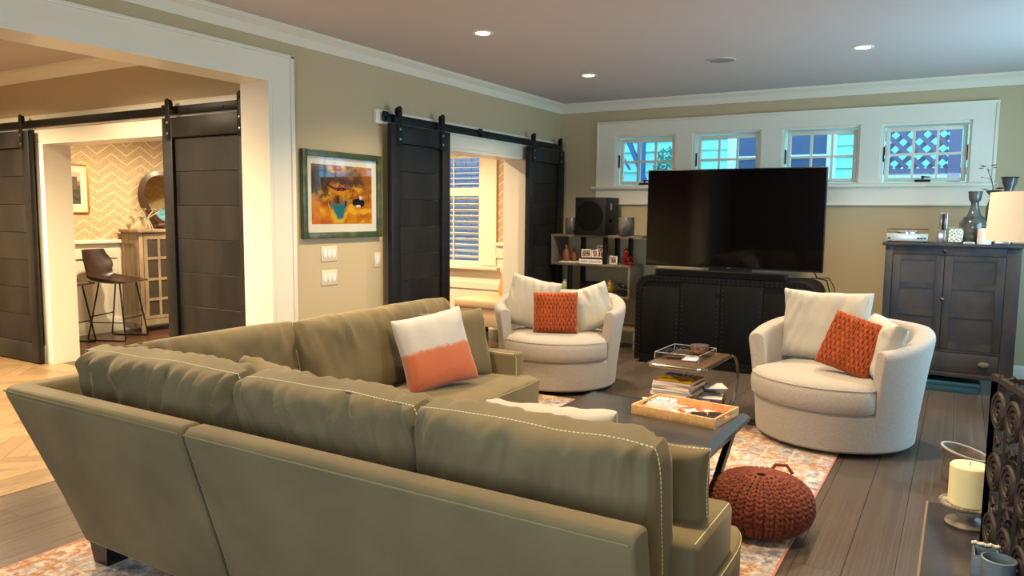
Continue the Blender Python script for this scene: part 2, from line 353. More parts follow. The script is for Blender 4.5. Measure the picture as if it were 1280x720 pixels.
def rugmat():
    m = bpy.data.materials.new('faded_rug'); m.use_nodes = True; nt = m.node_tree; N = nt.nodes; L = nt.links; p = N['Principled BSDF']; p.inputs['Roughness'].default_value = .95
    g = N.new('ShaderNodeNewGeometry')
    def no(sc, d=6, off=0):
        mp = N.new('ShaderNodeMapping'); mp.inputs['Location'].default_value = (off, off*2, 0); L.new(g.outputs['Position'], mp.inputs[0])
        n = N.new('ShaderNodeTexNoise'); n.inputs['Scale'].default_value = sc; n.inputs['Detail'].default_value = d; n.inputs['Roughness'].default_value = .7; L.new(mp.outputs[0], n.inputs['Vector']); return n.outputs[0]
    cr = N.new('ShaderNodeValToRGB'); e = cr.color_ramp; L.new(no(4.5), cr.inputs[0])
    cols = [(0, C(88, 84, 96)), (.40, C(112, 104, 112)), (.46, C(160, 148, 142)), (.52, C(160, 122, 88)), (.56, C(152, 92, 56)), (.60, C(176, 144, 96)), (.66, C(184, 172, 156)), (1, C(120, 96, 92))]
    e.elements[0].position = 0; e.elements[0].color = cols[0][1]; e.elements[1].position = 1; e.elements[1].color = cols[-1][1]
    for q, c in cols[1:-1]: x = e.elements.new(q); x.color = c
    mx = N.new('ShaderNodeMix'); mx.data_type = 'RGBA'; mx.inputs[7].default_value = C(206, 196, 184); L.new(cr.outputs[0], mx.inputs[6])
    mr = N.new('ShaderNodeMapRange'); mr.inputs[1].default_value = .48; mr.inputs[2].default_value = .62; mr.inputs[4].default_value = .75; L.new(no(26, 5, 3), mr.inputs[0]); L.new(mr.outputs[0], mx.inputs[0])
    # pale grid lines of the pattern
    bt = N.new('ShaderNodeTexBrick'); bt.inputs['Scale'].default_value = 1; bt.inputs['Mortar Size'].default_value = .006; bt.inputs['Brick Width'].default_value = .32; bt.inputs['Row Height'].default_value = .16
    bt.inputs['Color1'].default_value = (0, 0, 0, 1); bt.inputs['Color2'].default_value = (0, 0, 0, 1); bt.inputs['Mortar'].default_value = (1, 1, 1, 1)
    mp = N.new('ShaderNodeMapping'); mp.inputs['Rotation'].default_value = (0, 0, PI/2); L.new(g.outputs['Position'], mp.inputs[0]); L.new(mp.outputs[0], bt.inputs['Vector'])
    ml = N.new('ShaderNodeMath'); ml.operation = 'MULTIPLY'; L.new(bt.outputs['Color'], ml.inputs[0])
    mr2 = N.new('ShaderNodeMapRange'); mr2.inputs[1].default_value = .4; mr2.inputs[2].default_value = .6; mr2.inputs[4].default_value = .4; L.new(no(3, 2, 7), mr2.inputs[0]); L.new(mr2.outputs[0], ml.inputs[1])
    m2 = N.new('ShaderNodeMix'); m2.data_type = 'RGBA'; m2.inputs[7].default_value = C(216, 204, 190); L.new(mx.outputs[2], m2.inputs[6]); L.new(ml.outputs[0], m2.inputs[0])
    L.new(m2.outputs[2], p.inputs['Base Color'])
    b = N.new('ShaderNodeBump'); b.inputs['Strength'].default_value = .3; b.inputs['Distance'].default_value = .004; L.new(no(120, 2, 1), b.inputs['Height']); L.new(b.outputs[0], p.inputs['Normal'])
    return m
M_rug = rugmat()

# ============================================================ STRUCTURE
X0, Y0, CZ = -4.08, 7.93, 2.70
# floor with planks
b = B(); box(b, -9.6, 1.5, -1.7, 8.2, -.1, -.006); floor = struct('floor', b, M_gap)
x = X0+.0; i = 0
while x < .62:
    wd = .187; y = -1.6 - (i*.73) % 1.9
    while y < Y0:
        ln = 1.75+.5*((i*37+int(y*10)*13) % 10)/10; a = max(-1.6, y); e = min(Y0, y+ln)
        if e-a > .02 and e > .8: piece('plank', M_plank, floor, x+.0012, x+wd-.0012, a+.001, e-.001, -.02, 0)
        y += ln
    x += wd; i += 1
# herringbone blocks in the hall (boards at +-45 degrees)
bw, bl = .11, .55; s2 = math.sqrt(.5)
for r in range(-40, 60):
    for k in range(-12, 12):
        for d in (0, 1):
            # lattice for herringbone in rotated frame
            ux = r*bw + k*bl + (0 if d == 0 else 0); uy = r*bw - k*bl
            if d == 0: cx, cy_, ang = ux+bl/2, uy+bw/2, 0
            else: cx, cy_, ang = ux+bl+bw/2-bw*0, uy-bl/2+bw*1, PI/2
            X = (cx-cy_)*s2 - 6.2; Y = (cx+cy_)*s2 + 1.0
            if -8.6 < X < X0-.36 and 1.2 < Y < 3.85 and X > -2.6*Y-1:
                piece('oak_block', M_herr, floor, -bl/2+.001, bl/2-.001, -bw/2+.001, bw/2-.001, -.02, 0, rz=ang+PI/4, loc=(X, Y, -.01))
for q in range(3): piece('plank', M_herr, floor, X0-.38+q*.125, X0-.38+(q+1)*.125-.002, .3, 3.63, -.02, .0005)     # border strip at the opening
for q in range(10): piece('plank', M_herr, floor, -8.6+q*.46, -8.6+(q+1)*.46-.002, 3.63, 3.85, -.02, .0008)
for i in range(24):
    yy = -8.62+i*.18
    for j in range(2): piece('plank', M_dplank, floor, yy+.001, yy+.179, 3.86+j*2.1-(i % 3)*.0, 3.86+(j+1)*2.1-.002 if j == 0 else Y0, -.02, .001)
b = B(); box(b, -9.6, 1.5, -1.7, 8.2, CZ, CZ+.1); struct('ceiling', b, M_ceil)
# left wall
b = B()
for y0, y1, z0, z1 in ((-1.6, .3, 0, CZ), (.3, 3.63, 2.345, CZ), (3.63, 5.53, 0, CZ), (5.53, 7.12, 2.04, CZ), (7.12, 8.13, 0, CZ)): box(b, -4.32, X0, y0, y1, z0, z1)
struct('wall_left', b, M_wall)
# back wall with four window holes
WX = [(-3.38, -2.68), (-2.50, -1.79), (-1.59, -.876), (-.702, .03)]; WZ = (1.755, 2.32)
b = B(); box(b, X0, 1.5, Y0, 8.13, 0, WZ[0]); box(b, X0, 1.5, Y0, 8.13, WZ[1], CZ)
xs = [X0]+[v for p in WX for v in p]+[1.5]
for i in range(0, len(xs), 2): box(b, xs[i], xs[i+1], Y0, 8.13, WZ[0], WZ[1])
struct('wall_back', b, M_wall)
# right wall: chimney breast and a window beside it
b = B(); box(b, 1.3, 1.5, -1.6, 5.0, 0, CZ); box(b, 1.3, 1.5, 6.9, 8.13, 0, CZ); box(b, 1.3, 1.5, 5, 6.9, 0, .45); box(b, 1.3, 1.5, 5, 6.9, 2.25, CZ); box(b, .6, 1.3, 2.0, 4.4, 0, CZ)
struct('wall_right', b, M_wall)
b = B(); box(b, -4.08, -2.1, -1.7, -1.5, 0, CZ); box(b, .9, 1.5, -1.7, -1.5, 0, CZ); box(b, -2.1, .9, -1.7, -1.5, 0, .65); box(b, -2.1, .9, -1.7, -1.5, 2.35, CZ); box(b, -9.6, -4.08, -1.7, -1.5, 0, CZ)
struct('wall_front', b, M_wall)
b = B(); box(b, -9.6, -9.4, -1.6, 4, 0, CZ); struct('wall_hall_left', b, M_wall)
HY = 3.79
b = B(); box(b, -9.6, -7.235, HY, 4, 0, CZ); box(b, -5.33, -4.32, HY, 4, 0, CZ); box(b, -7.235, -5.33, HY, 4, 2.053, CZ); struct('wall_hall_back', b, M_wall)
b = B(); box(b, -8.82, -8.62, 4, 8.13, 1.09, CZ); struct('wall_dining_left', b, M_chev)
DW = (-6.75, -5.15, .80, 2.17)
b = B(); box(b, -8.62, DW[0], Y0, 8.13, 1.09, CZ); box(b, DW[1], -4.32, Y0, 8.13, 1.09, CZ); box(b, DW[0], DW[1], Y0, 8.13, DW[3], CZ); struct('wall_dining_back', b, M_chev)
# wainscot
n = 0
def trim(bm, m=M_trim, **k):
    global n
    n += 1; return struct('trim_%d' % n, bm, m, **k)
b = B(); box(b, -8.80, -8.605, 4, 8.1, 0, 1.07); wn_ = trim(b)
for y in (4.05, 4.66, 5.28, 5.9, 6.5): 
    b = B(); box(b, -8.605, -8.592, y, y+.06, .14, .90); obj('stile', b, M_trim, wn_)
b = B(); box(b, -8.605, -8.590, 4, 7.93, .88, .98); obj('rail', b, M_trim, wn_)
b = B(); box(b, -8.605, -8.585, 4, 7.93, 0, .17, .004); obj('base_rail', b, M_trim, wn_)
b = B(); box(b, -8.62, -8.56, 4, 7.93, 1.05, 1.09, .008); obj('cap_rail', b, M_trim, wn_)
b = B(); box(b, -8.62, DW[0], Y0-.015, 8.1, 0, 1.07); box(b, DW[1], -4.32, Y0-.015, 8.1, 0, 1.07); box(b, DW[0], DW[1], Y0-.015, 8.1, 0, DW[2]); wn2 = trim(b)
b = B(); box(b, -4.98, -4.32, Y0-.03, Y0-.015, .9, 1.05); box(b, -6.9, -4.32, Y0-.03, Y0-.015, .5, .58); box(b, -4.70, -4.62, Y0-.03, Y0-.015, .1, .92); box(b, -8, -4.32, Y0-.03, Y0-.015, 0, .16); obj('rail', b, M_trim, wn2)
b = B(); box(b, -4.93, -4.32, Y0-.06, Y0, 1.05, 1.09, .008); obj('cap_rail', b, M_trim, wn2)
# crown mouldings
def crown(path, nrm, name=None):
    prof = [(0, CZ-.10), (.014, CZ-.10), (.02, CZ-.088), (.045, CZ-.045), (.075, CZ-.022), (.085, CZ-.02), (.088, CZ-.012), (.10, CZ-.012), (.10, CZ), (0, CZ)]
    return prof
def run(p0, p1, nin, m0=0, m1=0):
    """moulding from p0 to p1 (xy), nin inward normal; m0/m1 = +1 mitre shortened inward"""
    prof = crown(None, None); p0, p1, nin = Vector(p0), Vector(p1), Vector(nin); t = (p1-p0).normalized(); bm = B()
    rings(bm, [[tuple(p0+nin*o+t*o*m0)+(z,) for o, z in prof], [tuple(p1+nin*o-t*o*m1)+(z,) for o, z in prof]]); return bm
trim(run((X0, -1.5), (X0, Y0), (1, 0), 1, 1), ang=.3)
trim(run((X0, Y0), (1.3, Y0), (0, -1), 1, 1), ang=.3)
trim(run((1.3, Y0), (1.3, 4.4), (-1, 0), 1, 0), ang=.3)
trim(run((.6, 4.4), (.6, 2.0), (-1, 0), -1, -1), ang=.3)
trim(run((-9.4, HY), (-4.32, HY), (0, -1), 1, 1), ang=.3)
trim(run((-4.32, HY), (-4.32, -1.5), (-1, 0), 1, 1), ang=.3)
# baseboards
b = B(); box(b, -4.08, -4.06, 3.82, 5.5, 0, .16, .004); struct('baseboard_left', b, M_trim)
b = B(); box(b, -4.06, 1.3, 7.905, 7.93, 0, .16, .004); struct('baseboard_back', b, M_trim)
b = B(); box(b, -9.4, -7.3, 3.77, 3.79, 0, .16, .004); box(b, -5.27, -4.32, 3.77, 3.79, 0, .16); struct('baseboard_hall', b, M_trim)
# big cased opening (lining + casing)
d1 = sthing('door_1', (X0, 2, 0))
b = B(); box(b, -4.34, -4.06, 3.60, 3.63, 0, 2.32); box(b, -4.34, -4.06, .3, .33, 0, 2.32); obj('jamb', b, M_trim, d1)
b = B(); box(b, -4.34, -4.06, .3, 3.63, 2.32, 2.345); obj('head_lining', b, M_trim, d1)
for sx, x_ in ((1, X0), (-1, -4.32)):
    a, c = (x_, x_+.022*sx) if sx > 0 else (x_-.022, x_)
    bb = (x_, x_+.034*sx) if sx > 0 else (x_-.034, x_)
    b = B(); rings(b, [[(xx, 3.63, 0) for xx in (a,)]+[(a, 3.80, 0), (c, 3.80, 0), (c, 3.63, 0)], [(a, 3.63, 2.345), (a, 3.80, 2.505), (c, 3.80, 2.505), (c, 3.63, 2.345)]])
    box(b, bb[0], bb[1], 3.79, 3.822, 0, 2.515, .004) ; obj('side_casing', b, M_trim, d1)
    b = B(); box(b, a, c, .15, .3, 0, 2.505); obj('side_casing', b, M_trim, d1)
    b = B(); rings(b, [[(a, 3.80, 2.505), (c, 3.80, 2.505), (c, 3.63, 2.345), (a, 3.63, 2.345)], [(a, .15, 2.505), (c, .15, 2.505), (c, .3, 2.345), (a, .3, 2.345)]])
    box(b, bb[0], bb[1], .13, 3.822, 2.495, 2.52, .004); obj('head_casing', b, M_trim, d1)
# dining opening seen from living room
d2 = sthing('door_2', (X0, 6.3, 0))
b = B(); box(b, -4.34, -4.065, 7.10, 7.13, 0, 2.04); box(b, -4.34, -4.065, 5.5, 5.53, 0, 2.04); obj('jamb', b, M_trim, d2)
b = B(); box(b, -4.34, -4.065, 5.53, 7.10, 2.02, 2.045); obj('head_lining', b, M_trim, d2)
b = B(); box(b, X0, -4.058, 5.4, 7.24, 2.045, 2.155, .003); box(b, X0, -4.058, 7.12, 7.2, 0, 2.045, .003); box(b, X0, -4.058, 5.42, 5.5, 0, 2.045, .003); obj('casing', b, M_trim, d2)
d3 = sthing('door_3', (-6.3, HY, 0))
b = B(); box(b, -7.235, -7.21, 3.77, 4.02, 0, 2.05); box(b, -5.36, -5.33, 3.77, 4.02, 0, 2.05); obj('jamb', b, M_trim, d3)
b = B(); box(b, -7.21, -5.36, 3.77, 4.02, 2.03, 2.052); obj('head_lining', b, M_trim, d3)
b = B(); box(b, -7.33, -5.27, 3.768, 3.79, 2.052, 2.16, .003); box(b, -7.33, -7.225, 3.768, 3.79, 0, 2.05, .003); box(b, -5.36, -5.27, 3.768, 3.79, 0, 2.05, .003); obj('casing', b, M_trim, d3)
# window surround on back wall
b = B()
box(b, -3.58, .207, Y0-.025, Y0, WZ[1], 2.46)
for a, c in ((-3.58, WX[0][0]), (WX[0][1], WX[1][0]), (WX[1][1], WX[2][0]), (WX[2][1], WX[3][0]), (WX[3][1], .207)): box(b, a, c, Y0-.025, Y0, 1.76, WZ[1]-.0005)
box(b, -3.60, .227, Y0-.04, Y0, 2.455, 2.48, .004); box(b, -3.60, -3.575, Y0-.035, Y0, 1.76, 2.46, .004); box(b, .20, .225, Y0-.035, Y0, 1.76, 2.46, .004)
sur = trim(b)
b = B(); box(b, -3.64, .25, Y0-.07, Y0+.02, 1.733, 1.76, .005); obj('sill', b, M_trim, sur)
b = B(); box(b, -3.60, .225, Y0-.024, Y0, 1.565, 1.733); box(b, -3.60, .225, Y0-.035, Y0, 1.56, 1.58, .004); obj('apron', b, M_trim, sur)
for i, (a, c) in enumerate(WX):
    wd = sthing('window_%d' % (i+1), ((a+c)/2, Y0+.08, WZ[0]))
    b = B(); t = .022
    box(b, a, a+t, Y0, 8.13, *WZ); box(b, c-t, c, Y0, 8.13, *WZ); box(b, a+t, c-t, Y0, 8.13, WZ[1]-t, WZ[1]); box(b, a+t, c-t, Y0, 8.13, WZ[0], WZ[0]+t); obj('frame', b, M_trim, wd)
    a2, c2, z0, z1 = a+.04, c-.03, WZ[0]+.03, WZ[1]-.035; s = .036
    b = B(); yy = (Y0+.05, Y0+.085)
    box(b, a2, a2+s, *yy, z0, z1, .004); box(b, c2-s, c2, *yy, z0, z1, .004); box(b, a2+s, c2-s, *yy, z1-s, z1, .004); box(b, a2+s, c2-s, *yy, z0, z0+s, .004); obj('sash', b, M_trim, wd)
    gx0, gx1, gz0, gz1 = a2+s, c2-s, z0+s, z1-s; gw = (gx1-gx0)/3
    b = B()
    for k in (1, 2): box(b, gx0+k*gw-.011, gx0+k*gw+.011, Y0+.055, Y0+.08, gz0, gz1)
    box(b, gx0, gx1, Y0+.0552, Y0+.0798, (gz0+gz1)/2-.011, (gz0+gz1)/2+.011); obj('muntin', b, M_trim, wd)
    for k in range(3):
        for l in range(2):
            b = B(); box(b, gx0+k*gw, gx0+(k+1)*gw, Y0+.066, Y0+.069, gz0+l*(gz1-gz0)/2, gz0+(l+1)*(gz1-gz0)/2); obj('pane', b, M_glass, wd)
    b = B(); box(b, a+.024, a+.036, Y0+.03, Y0+.055, 1.97, 2.11, .003); obj('latch', b, M_iron, wd)
    if i == 3: b = B(); box(b, c-.03, c-.018, Y0+.03, Y0+.055, 1.97, 2.11, .003); obj('latch', b, M_iron, wd)
    mx = (a+c)/2
    b = B(); box(b, mx-.065, mx+.065, Y0-.0, Y0+.045, 1.777, 1.80, .006); tube(b, [(mx+.0, Y0, 1.80), (mx+.01, Y0-.01, 1.825), (mx+.06, Y0-.01, 1.822)], .006); lathe(b, (mx, Y0, 1.81), [(.001, 0), (.013, .004), (.013, .022), (.001, .027)], 10); obj('crank', b, M_iron, wd)
# right wall window
wd = sthing('window_5', (1.4, 5.95, .45))
b = B(); box(b, 1.27, 1.3, 4.9, 5.0, .35, 2.35); box(b, 1.27, 1.3, 6.9, 7.0, .35, 2.35); box(b, 1.27, 1.3, 5, 6.9, 2.25, 2.35); box(b, 1.24, 1.3, 4.9, 7, .41, .45); obj('casing', b, M_trim, wd)
b = B(); box(b, 1.36, 1.39, 5.93, 5.97, .45, 2.25); obj('mullion', b, M_trim, wd)
wd = sthing('window_6', (-.6, -1.6, .65))
b = B(); box(b, -2.2, -2.1, -1.5, -1.47, .55, 2.45); box(b, .9, 1, -1.5, -1.47, .55, 2.45); box(b, -2.1, .9, -1.5, -1.47, 2.35, 2.45); box(b, -2.2, 1, -1.5, -1.44, .61, .65); obj('casing', b, M_trim, wd)
b = B(); box(b, -.62, -.58, -1.62, -1.58, .65, 2.35); obj('mullion', b, M_trim, wd)
# dining window with shutters
wd = sthing('window_7', (-5.9, Y0, .8))
M_wind = M_trim
b = B(); box(b, DW[1]-.01, DW[1]+.04, Y0-.03, Y0+.1, DW[2], DW[3]+.04); box(b, DW[1]+.04, -4.93, Y0-.035, Y0, DW[2], DW[3]+.1); box(b, -6.95, -4.93, Y0-.035, Y0, DW[3], DW[3]+.1); box(b, -6.95, DW[0], Y0-.035, Y0, DW[2], DW[3]); obj('casing', b, M_wind, wd)
b = B(); box(b, -7.0, -4.88, Y0-.09, Y0+.03, .745, .785, .006); obj('sill', b, M_wind, wd)
b = B(); box(b, -6.75, -5.15, Y0+.12, Y0+.16, 1.66, 1.77); box(b, -5.2, -5.15, Y0+.12, Y0+.16, .8, 2.17); obj('sash', b, M_wind, wd)
b = B(); box(b, -6.75, -5.15, Y0+.138, Y0+.141, .8, 2.17); obj('pane', b, M_glass, wd)
for x0, x1 in ((-5.98, -5.15), (-6.75, -5.99)):
    b = B(); xi0, xi1 = x0+.05, x1-.04
    box(b, x0, xi0, Y0-.02, Y0+.01, .79, 2.17); box(b, xi1, x1, Y0-.02, Y0+.01, .79, 2.17); box(b, xi0, xi1, Y0-.02, Y0+.01, .79, .85); box(b, xi0, xi1, Y0-.02, Y0+.01, 1.665, 1.765); box(b, xi0, xi1, Y0-.02, Y0+.01, 2.13, 2.17); sp_ = obj('shutter', b, M_wind, wd)
    for z0, z1, k, tl in ((.86, 1.66, 11, -.45), (1.78, 2.12, 5, .12)):
        for i in range(k):
            zz = z0+(i+.5)*(z1-z0)/k; b = B(); box(b, xi0, xi1, -.032, .032, -.004, .004, .002)
            bmesh.ops.rotate(b, cent=(0, 0, 0), matrix=Matrix.Rotation(tl, 3, 'X'), verts=b.verts); bmesh.ops.translate(b, vec=(0, Y0-.005, zz), verts=b.verts)
            obj('slat', b, M_wind, sp_)
        xm = (xi0+xi1)/2; b = B(); box(b, xm-.007, xm+.007, Y0-.05, Y0-.035, z0, z1); obj('tilt_rod', b, M_wind, sp_)
b = B()
for z in (.86, 1.3, 2.1): box(b, -5.155, -5.145, Y0-.028, Y0-.018, z, z+.07)
obj('hinge', b, M_iron, wd)

# ============================================================ RECESSED LIGHTS
def can(x, y, label, key, group):
    t = thing('recessed_light', label, 'ceiling light', (x, y, CZ), 0, group)
    b = B(); vs = lathe(b, (x, y, CZ), [(.052, 0), (.078, 0), (.078, -.004), (.072, -.007), (.052, -.005)], 28, False, False); obj('trim_ring', b, M_white, t)
    b = B(); lathe(b, (x, y, CZ-.003), [(.051, 0), (.048, -.002), (.001, -.003)], 24); obj('lens', b, M_bulb, t)
    l = bpy.data.lights.new('recessed_lamp', 'SPOT'); l.energy = POW[key]; l.color = WARM; l.spot_size = 2.35 if key == 'living' else 2.75; l.spot_blend = .8; l.shadow_soft_size = .06
    o = bpy.data.objects.new('recessed_lamp', l); COL.objects.link(o); o.parent = t; o.location = (0, 0, -.02)
LL = ['lit recessed ceiling light above the sofa and picture wall', 'lit recessed ceiling light nearest the ceiling corner', 'lit recessed ceiling light above the right swivel chair, right of the flat ceiling speaker', 'recessed ceiling light cut by the top edge of the photo', 'recessed ceiling light above the sofa corner', 'recessed ceiling light above the near sofa arm']
for (x, y), lb in zip(CAN_LIVING, LL): can(x, y, lb, 'living', 'recessed lights in the living room ceiling')
for i, (x, y) in enumerate(CAN_HALL_ADDED): can(x, y, ['added unseen recessed light in the hall near the living room', 'added unseen recessed light deep in the hall', 'added unseen recessed light at the hall entrance'][i], 'hall', 'unseen lights added in the hall ceiling')
for i, (x, y) in enumerate(CAN_DINING_ADDED): can(x, y, ['added unseen recessed light above the bar stools', 'added unseen recessed light before the wood cabinet in the dining room', 'added unseen recessed light by the shuttered window'][i], 'dining', 'unseen lights added in the dining room ceiling')
t = thing('ceiling_speaker', 'flat round grey speaker grille set flush in the ceiling', 'speaker', (-1.746, 6.21, CZ))
b = B(); lathe(b, (-1.746, 6.21, CZ), [(.115, 0), (.115, -.006), (.108, -.009), (.10, -.006)], 36, False, False); obj('ring', b, M_ceil, t)
b = B(); lathe(b, (-1.746, 6.21, CZ-.004), [(.1, 0), (.1, -.002), (.001, -.003)], 36); obj('grille', b, mat('speaker_grille_grey', C(150, 144, 142), .8, bump=(400, .4)), t)

# ============================================================ BARN DOORS
def barn(name_label, w_, z0, z1, parent_loc, rz, boards, hx):
    """local: x across 0..w, y thickness -.02..02, face toward -y"""
    t = thing('barn_door', name_label, 'door', parent_loc, rz)
    st = .115
    for a in (0, w_-st): b = B(); box(b, a, a+st, -.022, .022, z0, z1, .003); obj('stile', b, M_door, t, local=True)
    for a, c in ((z1-.15, z1), (z0, z0+.18)): b = B(); box(b, st, w_-st, -.0215, .0215, a, c, .003); obj('rail', b, M_door_h, t, local=True)
    hh = (z1-.15-z0-.18)/boards
    for k in range(boards): b = B(); box(b, st-.005, w_-st+.005, +.004, .018, z0+.18+k*hh+.0015, z0+.18+(k+1)*hh-.0015, .002, 1); obj('board', b, M_door_h, t, local=True)
    for x in hx:
        b = B(); box(b, x-.027, x+.027, -.030, -.022, z1-.17, z1+.115, .002); 
        rings(b, [[(x+.027*math.cos(a), yy, z1+.115+.03*math.sin(a)) for a in [PI*i/8 for i in range(9)]] for yy in (-.030, -.022)])
        h = obj('hanger_strap', b, M_iron, t, local=True)
        b = B(); rings(b, [[(x+.04*math.cos(a), yy, z1+.098+.04*math.sin(a)) for a in [2*PI*i/20 for i in range(20)]] for yy in (-.019, -.005)]); obj('wheel', b, M_iron, t, local=True)
        for zz in (z1-.04, z1-.12, z1+.1):
            b = B(); rings(b, [[(x+r*math.cos(a), yy, zz+r*math.sin(a)) for a in [2*PI*i/6 for i in range(6)]] for yy, r in ((-.029, .011), (-.036, .011), (-.038, .006))]); g = obj('bolt', b, M_bolt if zz < z1 else M_iron, h, local=True)
    return t
def rail(label, L_, loc, rz, z, stops, bolts):
    t = thing('sliding_door_rail', label, 'door track', loc, rz)
    b = B(); box(b, 0, L_, -.008, 0, z-.005, z+.062, .002); obj('track', b, M_iron, t, local=True)
    for x in bolts:
        b = B(); rings(b, [[(x+r*math.cos(a), yy, z+.027+r*math.sin(a)) for a in [2*PI*i/8 for i in range(8)]] for yy, r in ((.04, .011), (-.008, .011), (-.012, .008))]); obj('bolt', b, M_iron, t, local=True)
    for x in stops:
        b = B(); box(b, x-.03, x+.03, -.022, -.008, z+.03, z+.075, .004); box(b, x+.0, x+.02, -.03, -.008, z-.005, z+.03, .004); obj('stop', b, M_iron, t, local=True)
# living room pair (wall normal +x => local -y -> +x : rz = +90deg)
barn('dark stained barn door with horizontal boards, right of the ochre abstract painting', .81, .012, 2.16, (-3.99, 4.765, 0), PI/2, 8, (.10, .69))
barn('dark stained barn door in the corner beside the shelf unit', .82, .012, 2.16, (-3.99, 7.01, 0), PI/2, 8, (.10, .72))
rail('black iron sliding rail above the doorway beside the abstract painting', 3.16, (-4.03, 4.72, 0), PI/2, 2.178, (.03, 1.42), (.05, .35, .7, 1.1, 1.75, 2.15, 2.5, 2.9))
b = B(); box(b, X0, -4.045, 4.67, 7.9, 2.155, 2.265, .003); trim(b)
# hall pair (wall normal -y)
barn('dark stained barn door cut by the left edge of the photo', .98, .012, 2.15, (-8.27, 3.71, 0), 0, 7, (.12, .87))
barn('dark stained barn door with a knot, beside the white cased opening', .98, .012, 2.15, (-5.35, 3.71, 0), 0, 7, (.08, .9))
rail('black iron sliding rail across the hall doorway', 4.7, (-9.0, 3.75, 0), 0, 2.182, (3.62,), (.3, .85, 1.25, 2.05, 2.55, 3.2, 3.9, 4.3))
for x in (-6.95,):
    pass
b = B(); box(b, -9.3, -4.34, 3.765, 3.79, 2.165, 2.29, .003); trim(b)

# ============================================================ PICTURE, SWITCHES
def pic(label, y0, y1, z0, z1, x, fw, mw, fn, M_f, depth=.035, nx=90, ny=90, gl=True):
    t = thing('framed_picture', label, 'picture', (x, (y0+y1)/2, z0))
    b = B(); 
    for a in ((y0, y0+fw, z0, z1), (y1-fw, y1, z0, z1), (y0+fw, y1-fw, z0, z0+fw), (y0+fw, y1-fw, z1-fw, z1)): box(b, x, x+depth, *a, .004)
    obj('frame', b, M_f, t)
    b = B(); box(b, x+.002, x+.010, y0+fw*.9, y1-fw*.9, z0+fw*.9, z1-fw*.9); obj('mount', b, M_mat, t)
    a, c, d, e = y0+fw+mw, y1-fw-mw, z0+fw+mw*1.1, z1-fw-mw
    print_bm(fn, 1, 1, nx, ny, 'painting', t, lambda u, v: (x+.0115, a+(c-a)*u, d+(e-d)*v), M_vcg)
    if gl: b = B(); box(b, x+.018, x+.020, y0+fw*.9, y1-fw*.9, z0+fw*.9, z1-fw*.9); obj('glass', b, M_acr, t)
cc = lambda r, g, b_: (lin(r), lin(g), lin(b_))
def art1(u, v):
    q = nz(u*4, v*4, 1)*.6+nz(u*11, v*11, 2)*.3+nz(u*30, v*30, 5)*.18
    c = mixc(cc(206, 130, 22), cc(176, 92, 24), sm(-.2, .35, q)); c = mixc(c, cc(222, 168, 40), sm(.1, .4, nz(u*7, v*7, 8)+.1))
    dk = sm(.42, .62, v+q*.5)*(1-sm(.80, .98, v+q*.3))*(1-.6*sm(.75, .95, u+q*.3)); c = mixc(c, cc(52, 40, 28), dk*.9)
    dl = sm(.12, .0, abs(u-.1+q*.2)-.08)*sm(.35, .6, v+q*.3); c = mixc(c, cc(60, 40, 26), dl*.6)
    bl = sm(.13, .0, abs(u-.22)+abs(v-.84)*1.3-.03+q*.25); c = mixc(c, cc(44, 92, 118), bl*.6)
    bl = sm(.16, 0, abs(u-.55)*.7+abs(v-.86)-.04+q*.3); c = mixc(c, cc(58, 80, 90), bl*.5)
    wv = .03+.13*max(0, (v-.06)/.34); tv = (1-sm(wv*.75, wv*1.15, abs(u-.44+q*.05)))*sm(.05, .12, v)*(1-sm(.36, .46, v+q*.2)); c = mixc(c, cc(40, 112, 122), tv)
    c = mixc(c, cc(206, 190, 60), sm(.02, 0, abs((v-.04-1.6*(u-.44)**2*6+q*.03))-.012)*(abs(u-.44) < .18)*.8)
    qh = (u-.46)/.22
    hull = abs(qh) < 1 and .565+.10*qh*qh < v < .62+.055*qh*qh+.01*nz(u*20, 3)
    if hull: c = mixc(cc(40, 16, 18), cc(150, 60, 54), sm(-.1, .3, nz(u*24, v*30, 4)))
    if abs(u-.52) < .13 and .62 < v < .625+.06*(1-((u-.52)/.13)**2): c = mixc(cc(176, 96, 70), cc(60, 30, 24), sm(0, .3, nz(u*30, v*30, 9)))
    if ((u-.76)/.10)**2+((v-.37)/.07)**2 < 1+q: c = cc(26, 26, 28)
    if ((u-.80)/.028)**2+((v-.46)/.035)**2 < 1: c = cc(226, 214, 206)
    if ((u-.76)/.045)**2+((v-.315)/.018)**2 < 1: c = cc(222, 222, 222)
    if abs(u-.545) < .012 and .3 < v < .4: c = cc(22, 24, 30)
    if u < .35 and v < .26: c = mixc(c, cc(190, 74, 22), .5*sm(0, .2, .26-v+q*.2))
    return c
pic('framed square ochre and teal abstract painting with a boat, on the beige wall', 3.885, 4.737, 1.25, 1.895, X0, .045, .055, art1, M_frameg)
def art2(u, v):
    q = nz(u*5, v*5, 3)*.5+nz(u*16, v*16, 6)*.25
    c = cc(214, 182, 150)
    if v > .72: c = mixc(cc(220, 188, 156), cc(206, 168, 136), sm(0, .3, q))
    elif v > .5+.12*(u-.3)+q*.1: c = cc(186, 104, 66)
    else: c = mixc(cc(66, 62, 50), cc(120, 96, 76), sm(-.15, .3, q))
    if abs(u-.86) < .07 and .45 < v < .86: c = cc(96, 98, 92)
    if v < .3+q*.2: c = mixc(cc(80, 78, 60), cc(46, 46, 44), sm(0, .2, nz(u*9, v*9)))
    return c
pic('gold framed landscape print on the chevron wallpaper behind the bar stools', 4.30, 4.985, 1.40, 1.955, -8.62, .02, .075, art2, M_gold, .025, 60, 50)
